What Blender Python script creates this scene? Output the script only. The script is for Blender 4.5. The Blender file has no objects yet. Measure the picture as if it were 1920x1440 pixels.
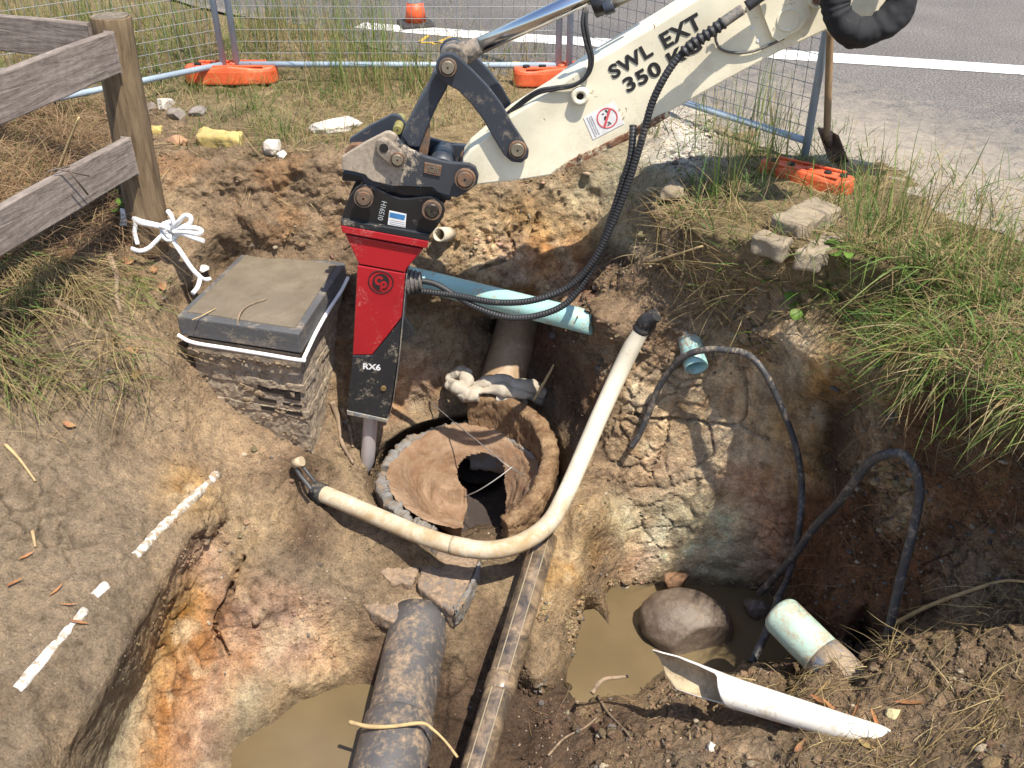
import bpy, bmesh, math, random
import numpy as np
from mathutils import Vector, Matrix, noise as mnoise
from mathutils.geometry import delaunay_2d_cdt

C = bpy.context.scene
COL = C.collection
random.seed(7)
RNG = np.random.default_rng(11)

# ------------------------------------------------------------ camera, sky, sun, exposure
CAM_H, PITCH, FPX = 1.65, math.radians(33.0), 1780.0
cam_d = bpy.data.cameras.new('camera')
cam_d.sensor_width = 36.0
cam_d.lens = 36.0 * FPX / 1920.0
cam_d.clip_start, cam_d.clip_end = 0.05, 400.0
cam = bpy.data.objects.new('camera', cam_d)
COL.objects.link(cam)
cam.location = (0, 0, CAM_H)
cam.rotation_euler = (math.pi / 2 - PITCH, 0, 0)
C.camera = cam

SUN_DIR = Vector((0.33, -0.43, 1.13)).normalized()      # towards the sun
el = math.asin(SUN_DIR.z)
az = math.atan2(SUN_DIR.x, SUN_DIR.y)
W = bpy.data.worlds.new('World')
C.world = W
W.use_nodes = True
wn = W.node_tree.nodes
bg = wn['Background']
sky = wn.new('ShaderNodeTexSky')
sky.sky_type = 'NISHITA'
sky.sun_disc = False
sky.sun_elevation = el
sky.sun_rotation = az
W.node_tree.links.new(sky.outputs[0], bg.inputs[0])
bg.inputs[1].default_value = 0.15
sun_d = bpy.data.lights.new('sun', 'SUN')
sun_d.energy = 5.0
sun_d.angle = math.radians(0.53)
sun_d.color = (1.0, 0.93, 0.81)
sun = bpy.data.objects.new('sun', sun_d)
COL.objects.link(sun)
sun.rotation_euler = (-SUN_DIR).to_track_quat('-Z', 'Y').to_euler()
C.view_settings.view_transform = 'Standard'
C.view_settings.look = 'None'
C.view_settings.exposure = 0.6
C.view_settings.gamma = 1.0
C.cycles.max_bounces = 6
C.cycles.transparent_max_bounces = 8

# ------------------------------------------------------------ photo measurements -> world points
CP, SP = math.cos(PITCH), math.sin(PITCH)
def ray(u, v):
    a, b = (u - 960.0) / FPX, (v - 720.0) / FPX
    return np.array([a, CP - b * SP, -SP - b * CP])
def atz(u, v, z):
    d = ray(u, v); t = (z - CAM_H) / d[2]
    return np.array([d[0] * t, d[1] * t, z])
def aty(u, v, y):
    d = ray(u, v); t = y / d[1]
    return np.array([d[0] * t, y, CAM_H + d[2] * t])
def V(p): return Vector((float(p[0]), float(p[1]), float(p[2])))

# ------------------------------------------------------------ numpy noise
def _hash(ix, iy, iz, seed):
    h = (ix.astype(np.int64) * 73856093) ^ (iy.astype(np.int64) * 19349663) ^ (iz.astype(np.int64) * 83492791) ^ (seed * 2654435761)
    h = (h ^ (h >> 13)) * 1274126177
    h = (h ^ (h >> 16)) & 0x7fffffff
    return h
def vnoise(p, seed=0):
    i = np.floor(p).astype(np.int64); f = p - i
    w = f * f * f * (f * (f * 6 - 15) + 10)
    out = np.zeros(len(p))
    for dx in (0, 1):
        for dy in (0, 1):
            for dz in (0, 1):
                h = _hash(i[:, 0] + dx, i[:, 1] + dy, i[:, 2] + dz, seed)
                g = np.stack([((h >> 3) & 255) / 127.5 - 1, ((h >> 11) & 255) / 127.5 - 1, ((h >> 19) & 255) / 127.5 - 1], 1)
                d = f - np.array([dx, dy, dz])
                wt = (w[:, 0] if dx else 1 - w[:, 0]) * (w[:, 1] if dy else 1 - w[:, 1]) * (w[:, 2] if dz else 1 - w[:, 2])
                out += wt * (g * d).sum(1)
    return out * 1.3
def fbm(p, octaves=4, seed=0, gain=0.5):
    o = np.zeros(len(p)); a = 1.0; s = 1.0
    for k in range(octaves):
        o += a * vnoise(p * s + 17.3 * k, seed + k); a *= gain; s *= 2.03
    return o
def worley(p, seed=0):
    i = np.floor(p).astype(np.int64)
    f1 = np.full(len(p), 9.0); f2 = np.full(len(p), 9.0)
    for dx in (-1, 0, 1):
        for dy in (-1, 0, 1):
            for dz in (-1, 0, 1):
                c = i + np.array([dx, dy, dz])
                h = _hash(c[:, 0], c[:, 1], c[:, 2], seed)
                q = c + np.stack([((h >> 2) & 511) / 511.0, ((h >> 11) & 511) / 511.0, ((h >> 20) & 511) / 511.0], 1)
                d = np.sqrt(((q - p) ** 2).sum(1))
                m = d < f1
                f2 = np.where(m, f1, np.minimum(f2, d)); f1 = np.where(m, d, f1)
    return f1, f2
def sstep(x, a, b):
    t = np.clip((x - a) / (b - a), 0, 1)
    return t * t * (3 - 2 * t)

# ------------------------------------------------------------ object helpers
def tag(o, label=None, cat=None, group=None, kind=None):
    if label: o['label'] = label
    if cat: o['category'] = cat
    if group: o['group'] = group
    if kind: o['kind'] = kind
    return o
def thing(name, loc, label, cat, group=None):
    o = bpy.data.objects.new(name, None); COL.objects.link(o)
    o.empty_display_size = 0.1
    o.location = V(loc)
    return tag(o, label, cat, group)
def root_loc(parent):
    return np.array(parent.location) + (root_loc(parent.parent) if parent.parent else 0) if parent is not None else np.zeros(3)
def obj(name, verts, faces, mat, parent=None, smooth=True, bevel=0.0, label=None, colors=None, loc=None, segs=2, subsurf=0):
    """verts are WORLD coordinates; the object's origin goes to loc / its parent's origin"""
    verts = np.asarray(verts, dtype=float)
    base = root_loc(parent)
    own = np.asarray(loc, float) if loc is not None else (verts.mean(0) if parent is None else base)
    me = bpy.data.meshes.new(name)
    me.from_pydata((verts - own).tolist(), [], [list(map(int, f)) for f in faces])
    me.update()
    if smooth:
        me.shade_smooth()
        if max(len(q) for q in faces) > 4:
            me.polygons.foreach_set('use_smooth', [len(q) <= 4 for q in faces])
    if colors is not None:
        at = me.color_attributes.new('Col', 'FLOAT_COLOR', 'POINT')
        c4 = np.ones((len(verts), 4), np.float32); c4[:, :3] = colors
        at.data.foreach_set('color', c4.ravel())
    o = bpy.data.objects.new(name, me); COL.objects.link(o)
    me.materials.append(mat)
    if parent is not None:
        o.parent = parent
    o.location = Vector((own - base).tolist())
    if bevel > 0:
        b = o.modifiers.new('edge', 'BEVEL'); b.width = bevel; b.segments = segs; b.limit_method = 'ANGLE'; b.angle_limit = math.radians(32)
        b.harden_normals = False
    if subsurf:
        s = o.modifiers.new('sub', 'SUBSURF'); s.levels = s.render_levels = subsurf
    if label: o['label'] = label
    return o
class MB:
    def __init__(s): s.v = []; s.f = []
    def add(s, v, f):
        n = len(s.v); s.v += [tuple(map(float, p)) for p in v]; s.f += [tuple(int(i) + n for i in q) for q in f]; return s
    def make(s, name, mat, parent=None, **k): return obj(name, s.v, s.f, mat, parent, **k)

def frames(P):
    P = np.asarray(P, float); n = len(P)
    T = np.gradient(P, axis=0); T /= np.linalg.norm(T, axis=1)[:, None] + 1e-12
    ref = np.array([0, 0, 1.0]) if abs(T[0][2]) < 0.9 else np.array([1.0, 0, 0])
    N = np.zeros_like(P); N[0] = np.cross(T[0], ref); N[0] /= np.linalg.norm(N[0])
    for i in range(1, n):
        v = N[i - 1] - T[i] * (N[i - 1] @ T[i]); N[i] = v / (np.linalg.norm(v) + 1e-12)
    return T, N, np.cross(T, N)
def spline(pts, n=8):
    pts = [np.asarray(p, float) for p in pts]
    if len(pts) < 3:
        return np.array([pts[0] + (pts[1] - pts[0]) * t for t in np.linspace(0, 1, n + 1)])
    P = [2 * pts[0] - pts[1]] + pts + [2 * pts[-1] - pts[-2]]
    out = []
    for i in range(1, len(P) - 2):
        p0, p1, p2, p3 = P[i - 1:i + 3]
        for t in np.linspace(0, 1, n, endpoint=False):
            out.append(0.5 * ((2 * p1) + (-p0 + p2) * t + (2 * p0 - 5 * p1 + 4 * p2 - p3) * t * t + (-p0 + 3 * p1 - 3 * p2 + p3) * t ** 3))
    out.append(pts[-1])
    return np.array(out)
def tube(P, r, seg=12, cap=True, jitter=0.0, seed=0, flat=1.0):
    P = np.asarray(P, float); n = len(P)
    r = np.full(n, r) if np.isscalar(r) else np.asarray(r, float)
    T, N, B = frames(P)
    ang = np.linspace(0, 2 * np.pi, seg, endpoint=False)
    ring = P[:, None, :] + r[:, None, None] * (np.cos(ang)[None, :, None] * N[:, None, :] + flat * np.sin(ang)[None, :, None] * B[:, None, :])
    v = ring.reshape(-1, 3)
    if jitter:
        nn = v - np.repeat(P, seg, 0); nn /= np.linalg.norm(nn, axis=1)[:, None] + 1e-9
        v = v + nn * (jitter * fbm(v * 9.0, 3, seed))[:, None]
    f = []
    for i in range(n - 1):
        for j in range(seg):
            k = (j + 1) % seg
            f.append((i * seg + j, i * seg + k, (i + 1) * seg + k, (i + 1) * seg + j))
    if cap:
        f.append(tuple(range(seg - 1, -1, -1))); f.append(tuple((n - 1) * seg + j for j in range(seg)))
    return v, f
def hollow(P, r, th, seg=24, arc=(0, 2 * math.pi), ragged=None):
    """pipe with wall thickness, open at both ends; arc < full turn gives a half shell"""
    P = np.asarray(P, float); n = len(P)
    T, N, B = frames(P)
    full = abs(arc[1] - arc[0]) > 6.28
    ang = np.linspace(arc[0], arc[1], seg, endpoint=not full)
    m = len(ang)
    def shell(rr):
        return (P[:, None, :] + rr * (np.cos(ang)[None, :, None] * N[:, None, :] + np.sin(ang)[None, :, None] * B[:, None, :])).reshape(-1, 3)
    v = np.vstack([shell(r), shell(r - th)]); f = []; o = n * m
    for i in range(n - 1):
        for j in range(m if full else m - 1):
            k = (j + 1) % m
            f.append((i * m + j, i * m + k, (i + 1) * m + k, (i + 1) * m + j))
            f.append((o + i * m + k, o + i * m + j, o + (i + 1) * m + j, o + (i + 1) * m + k))
    for j in range(m if full else m - 1):
        k = (j + 1) % m
        f.append((k, j, o + j, o + k)); e = (n - 1) * m
        f.append((e + j, e + k, o + e + k, o + e + j))
    if not full:
        for i in range(n - 1):
            f.append((i * m, (i + 1) * m, o + (i + 1) * m, o + i * m))
            e = m - 1
            f.append(((i + 1) * m + e, i * m + e, o + i * m + e, o + (i + 1) * m + e))
    return v, f
def box(c, size, R=None):
    s = np.array(size) / 2
    v = np.array([[x, y, z] for x in (-1, 1) for y in (-1, 1) for z in (-1, 1)], float) * s
    if R is not None: v = v @ np.asarray(R).T
    return v + np.asarray(c), [(0, 1, 3, 2), (4, 6, 7, 5), (0, 4, 5, 1), (2, 3, 7, 6), (0, 2, 6, 4), (1, 5, 7, 3)]
def hexa(A, B):
    """two loops of points (same count) joined into a solid"""
    n = len(A); v = [*A, *B]
    f = [tuple(range(n - 1, -1, -1)), tuple(range(n, 2 * n))]
    for i in range(n):
        k = (i + 1) % n; f.append((i, k, n + k, n + i))
    return v, f
def plate(px, y0, y1):
    """outline given as photo pixels on the plane y=y0, extruded away from the viewer to y1 (true parallel extrusion)"""
    A = [aty(u, v, y0) for u, v in px]
    B = [a + np.array([0, y1 - y0, 0]) for a in A]
    v, f = hexa(A, B)
    # orientation: make the near face look at -y
    a = np.array(A); area = sum(a[i][0] * a[(i + 1) % len(a)][2] - a[(i + 1) % len(a)][0] * a[i][2] for i in range(len(a)))
    if area < 0: f = [tuple(reversed(q)) for q in f]
    f = [tuple(reversed(q)) for q in f]
    return v, f
def disc(px, y0, y1, rpx, seg=28, u=None):
    """a round pin whose axis runs along y"""
    c = aty(px[0], px[1], y0); rr = rpx * y0 / (ray(*px)[1]) / FPX
    prof = [(0, rr * 0.9), (0.004, rr), (y1 - y0, rr)]
    v = []; f = []
    for (dy, r_) in prof:
        for k in range(seg):
            a = 2 * math.pi * k / seg
            v.append((c[0] + r_ * math.cos(a), c[1] + dy, c[2] + r_ * math.sin(a)))
    for i in range(2):
        for k in range(seg):
            q = (k + 1) % seg
            f.append((i * seg + q, i * seg + k, (i + 1) * seg + k, (i + 1) * seg + q)[::-1])
    f.append(tuple(range(seg))); f.append(tuple(range(3 * seg - 1, 2 * seg - 1, -1)))
    return v, f
def lump(c, size, sub=3, rough=0.25, freq=2.0, seed=0, R=None, facet=0):
    bm = bmesh.new(); bmesh.ops.create_icosphere(bm, subdivisions=sub, radius=1.0)
    v = np.array([q.co[:] for q in bm.verts]); f = [[q.index for q in g.verts] for g in bm.faces]; bm.free()
    d = 1 + rough * fbm(v * freq + seed * 3.7, 4, seed)
    v = v * d[:, None]
    if facet:
        rg = np.random.default_rng(seed)
        for k in range(facet):
            n = rg.normal(size=3); n /= np.linalg.norm(n); h = rg.uniform(0.5, 0.8)
            s = v @ n; v = v - np.clip(s - h, 0, None)[:, None] * n
    v = v * np.array(size)
    if R is not None: v = v @ np.asarray(R).T
    return v + np.asarray(c), f
def rotz(a): c, s = math.cos(a), math.sin(a); return np.array([[c, -s, 0], [s, c, 0], [0, 0, 1.0]])
def euler(x, y, z): return np.array(Matrix.Rotation(z, 3, 'Z') @ Matrix.Rotation(y, 3, 'Y') @ Matrix.Rotation(x, 3, 'X'))

# ------------------------------------------------------------ materials
def new_mat(name):
    m = bpy.data.materials.new(name); m.use_nodes = True
    nt = m.node_tree; return m, nt, nt.nodes['Principled BSDF']
def nd(nt, t, **k):
    n = nt.nodes.new(t)
    for a, b in k.items():
        if hasattr(n, a): setattr(n, a, b)
        else: n.inputs[a].default_value = b
    return n
def noise_node(nt, scale, detail=6, rough=0.6, vec=None, dist=0.0):
    n = nd(nt, 'ShaderNodeTexNoise'); n.inputs['Scale'].default_value = scale; n.inputs['Detail'].default_value = detail
    n.inputs['Roughness'].default_value = rough; n.inputs['Distortion'].default_value = dist
    if vec is not None: nt.links.new(vec, n.inputs['Vector'])
    return n
def ramp(nt, src, stops, interp='LINEAR'):
    r = nd(nt, 'ShaderNodeValToRGB'); cr = r.color_ramp; cr.interpolation = interp
    while len(cr.elements) < len(stops): cr.elements.new(0.5)
    for e, (p, c) in zip(cr.elements, stops):
        e.position = p; e.color = (*c, 1) if len(c) == 3 else c
    nt.links.new(src, r.inputs[0]); return r
def g(x): return (x, x, x)
def mix(nt, fac, a, b, mode='MIX'):
    m = nd(nt, 'ShaderNodeMix'); m.data_type = 'RGBA'; m.blend_type = mode
    def put(sock, val):
        if isinstance(val, (int, float)): sock.default_value = val
        elif isinstance(val, tuple): sock.default_value = (*val[:3], 1)
        else: nt.links.new(val, sock)
    put(m.inputs[0], fac); put(m.inputs[6], a); put(m.inputs[7], b)
    return m.outputs[2]
def bump(nt, bs, src, strength, dist=0.01, prev=None):
    b = nd(nt, 'ShaderNodeBump'); b.inputs['Strength'].default_value = strength; b.inputs['Distance'].default_value = dist
    nt.links.new(src, b.inputs['Height'])
    if prev is not None: nt.links.new(prev, b.inputs['Normal'])
    nt.links.new(b.outputs[0], bs.inputs['Normal']); return b.outputs[0]
def worn(name, base, dirt=(0.2, 0.14, 0.09), amount=0.45, scale=6.0, rough=0.5, metal=0.0, rust=None, rust_amt=0.35, bmp=0.15, spec=0.5, fine=60.0, stretch=None, dirt_rough=0.9, sharp=0.12, bias=None):
    """paint or plastic with dried soil and optional rust in patches"""
    m, nt, bs = new_mat(name)
    tc = nd(nt, 'ShaderNodeNewGeometry').outputs['Position']
    if stretch:
        mp = nd(nt, 'ShaderNodeMapping'); mp.inputs['Scale'].default_value = stretch
        nt.links.new(tc, mp.inputs[0]); tc = mp.outputs[0]
    n1 = noise_node(nt, scale, 9, 0.65, tc, 0.4); n2 = noise_node(nt, fine, 6, 0.7, tc)
    f0 = mix(nt, 0.38, n1.outputs[0], n2.outputs[0])
    fr_ = nd(nt, 'ShaderNodeMapRange'); fr_.clamp = False; nt.links.new(f0, fr_.inputs[0])
    fr_.inputs[1].default_value = .25; fr_.inputs[2].default_value = .75; fr_.inputs[3].default_value = .08; fr_.inputs[4].default_value = .92
    f = fr_.outputs[0]
    c0 = 0.5 + (0.5 - amount) * 0.5
    if bias:                                                       # (axis vector, offset, gain): dried mud lies on one side of the part
        dp = nd(nt, 'ShaderNodeVectorMath', operation='DOT_PRODUCT'); dp.inputs[1].default_value = bias[0]
        nt.links.new(nd(nt, 'ShaderNodeNewGeometry').outputs['Position'], dp.inputs[0])
        mm = nd(nt, 'ShaderNodeMath', operation='ADD'); nt.links.new(dp.outputs['Value'], mm.inputs[0]); mm.inputs[1].default_value = bias[1]
        m2 = nd(nt, 'ShaderNodeMath', operation='MULTIPLY'); nt.links.new(mm.outputs[0], m2.inputs[0]); m2.inputs[1].default_value = bias[2]
        m3 = nd(nt, 'ShaderNodeClamp'); nt.links.new(m2.outputs[0], m3.inputs[0]); m3.inputs[1].default_value = -.25; m3.inputs[2].default_value = .3
        m4 = nd(nt, 'ShaderNodeMath', operation='ADD'); nt.links.new(f, m4.inputs[0]); nt.links.new(m3.outputs[0], m4.inputs[1]); f = m4.outputs[0]
    mask = ramp(nt, f, [(max(0, c0 - sharp * 0.5), g(0)), (min(1, c0 + sharp), g(1))])
    tone = ramp(nt, noise_node(nt, scale * 0.6, 4, 0.5, tc).outputs[0], [(0.3, tuple(x * 0.8 for x in base)), (0.7, tuple(min(1, x * 1.12) for x in base))])
    dtone = ramp(nt, n2.outputs[0], [(0.3, tuple(x * 0.65 for x in dirt)), (0.7, tuple(x * 1.25 for x in dirt))])
    col = mix(nt, mask.outputs[0], tone.outputs[0], dtone.outputs[0])
    rv = mix(nt, mask.outputs[0], g(rough), g(dirt_rough))
    if rust:
        n3 = noise_node(nt, scale * 1.7, 8, 0.7, tc, 0.8)
        m3 = ramp(nt, n3.outputs[0], [(0.78 - rust_amt * 0.5, g(0)), (0.82 - rust_amt * 0.5, g(1))])
        col = mix(nt, m3.outputs[0], col, rust); rv = mix(nt, m3.outputs[0], rv, g(0.95))
    nt.links.new(col, bs.inputs['Base Color'])
    nt.links.new(rv, bs.inputs['Roughness'])
    bs.inputs['Metallic'].default_value = metal
    if metal:
        mv = mix(nt, mask.outputs[0], g(metal), g(0)); nt.links.new(mv, bs.inputs['Metallic'])
    bs.inputs['Specular IOR Level'].default_value = spec
    hb = mix(nt, 0.5, mask.outputs[0], n2.outputs[0])
    b1 = bump(nt, bs, hb, min(1, bmp * 1.6), 0.006)
    n9 = noise_node(nt, fine * 2.6, 5, 0.75, tc)
    bump(nt, bs, n9.outputs[0], min(1, bmp * 1.4), 0.002, b1)
    return m
def soil_mat(name, wet=0.0):
    m, nt, bs = new_mat(name)
    at = nd(nt, 'ShaderNodeVertexColor'); at.layer_name = 'Col'
    pos = nd(nt, 'ShaderNodeNewGeometry').outputs['Position']
    nA = noise_node(nt, 3.5, 7, 0.62, pos, 0.3); nB = noise_node(nt, 22, 7, 0.68, pos); nC = noise_node(nt, 130, 5, 0.75, pos)
    lo = ramp(nt, nA.outputs[0], [(0.28, (0.66, 0.63, 0.60)), (0.5, g(1.0)), (0.75, (1.22, 1.2, 1.14))])
    c1 = mix(nt, 1.0, at.outputs[0], lo.outputs[0], 'MULTIPLY')
    mid = ramp(nt, nB.outputs[0], [(0.30, (0.50, 0.47, 0.45)), (0.48, g(0.98)), (0.66, (1.38, 1.33, 1.26))])
    c2 = mix(nt, 0.85, c1, mid.outputs[0], 'MULTIPLY')
    fin = ramp(nt, nC.outputs[0], [(0.34, g(0.52)), (0.5, g(1.0)), (0.66, g(1.45))])
    c3 = mix(nt, 0.75, c2, fin.outputs[0], 'MULTIPLY')
    # pale stone flecks
    vo = nd(nt, 'ShaderNodeTexVoronoi'); vo.inputs['Scale'].default_value = 75; nt.links.new(pos, vo.inputs['Vector'])
    fl = ramp(nt, vo.outputs['Distance'], [(0.10, g(1)), (0.2, g(0))])
    gate = ramp(nt, nd_sep(nt, vo.outputs['Color']), [(0.86, g(0)), (0.9, g(1))])
    fm = mix(nt, 1.0, fl.outputs[0], gate.outputs[0], 'MULTIPLY')
    c4 = mix(nt, fm, c3, (0.42, 0.36, 0.28))
    nt.links.new(c4, bs.inputs['Base Color'])
    bs.inputs['Roughness'].default_value = 0.95 - wet
    bs.inputs['Specular IOR Level'].default_value = 0.22
    b1 = bump(nt, bs, nB.outputs[0], 0.9, 0.035)
    v2 = nd(nt, 'ShaderNodeTexVoronoi'); v2.inputs['Scale'].default_value = 55; nt.links.new(pos, v2.inputs['Vector'])
    b1 = bump(nt, bs, v2.outputs['Distance'], 0.55, -0.012, b1)
    b2 = bump(nt, bs, nC.outputs[0], 0.9, 0.009, b1)
    bump(nt, bs, fm, 0.5, 0.004, b2)
    return m
def nd_sep(nt, colsock):
    s = nd(nt, 'ShaderNodeSeparateColor'); nt.links.new(colsock, s.inputs[0]); return s.outputs[0]
def leafy(name, rough=0.55, trans=0.35):
    m, nt, bs = new_mat(name)
    at = nd(nt, 'ShaderNodeVertexColor'); at.layer_name = 'Col'
    nt.links.new(at.outputs[0], bs.inputs['Base Color'])
    bs.inputs['Roughness'].default_value = rough; bs.inputs['Specular IOR Level'].default_value = 0.25
    tr = nd(nt, 'ShaderNodeBsdfTranslucent'); nt.links.new(at.outputs[0], tr.inputs[0])
    mx = nd(nt, 'ShaderNodeMixShader'); mx.inputs[0].default_value = trans
    nt.links.new(bs.outputs[0], mx.inputs[1]); nt.links.new(tr.outputs[0], mx.inputs[2])
    nt.links.new(mx.outputs[0], nt.nodes['Material Output'].inputs[0])
    return m
def plain(name, col, rough=0.6, metal=0.0, spec=0.5):
    m, nt, bs = new_mat(name)
    pos = nd(nt, 'ShaderNodeNewGeometry').outputs['Position']
    n = noise_node(nt, 30, 5, 0.6, pos)
    r = ramp(nt, n.outputs[0], [(0.25, tuple(x * 0.8 for x in col)), (0.75, tuple(min(1, x * 1.15) for x in col))])
    nt.links.new(r.outputs[0], bs.inputs['Base Color'])
    bs.inputs['Roughness'].default_value = rough; bs.inputs['Metallic'].default_value = metal; bs.inputs['Specular IOR Level'].default_value = spec
    bump(nt, bs, n.outputs[0], 0.08, 0.003)
    return m
DETAIL = 0.0034
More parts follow.
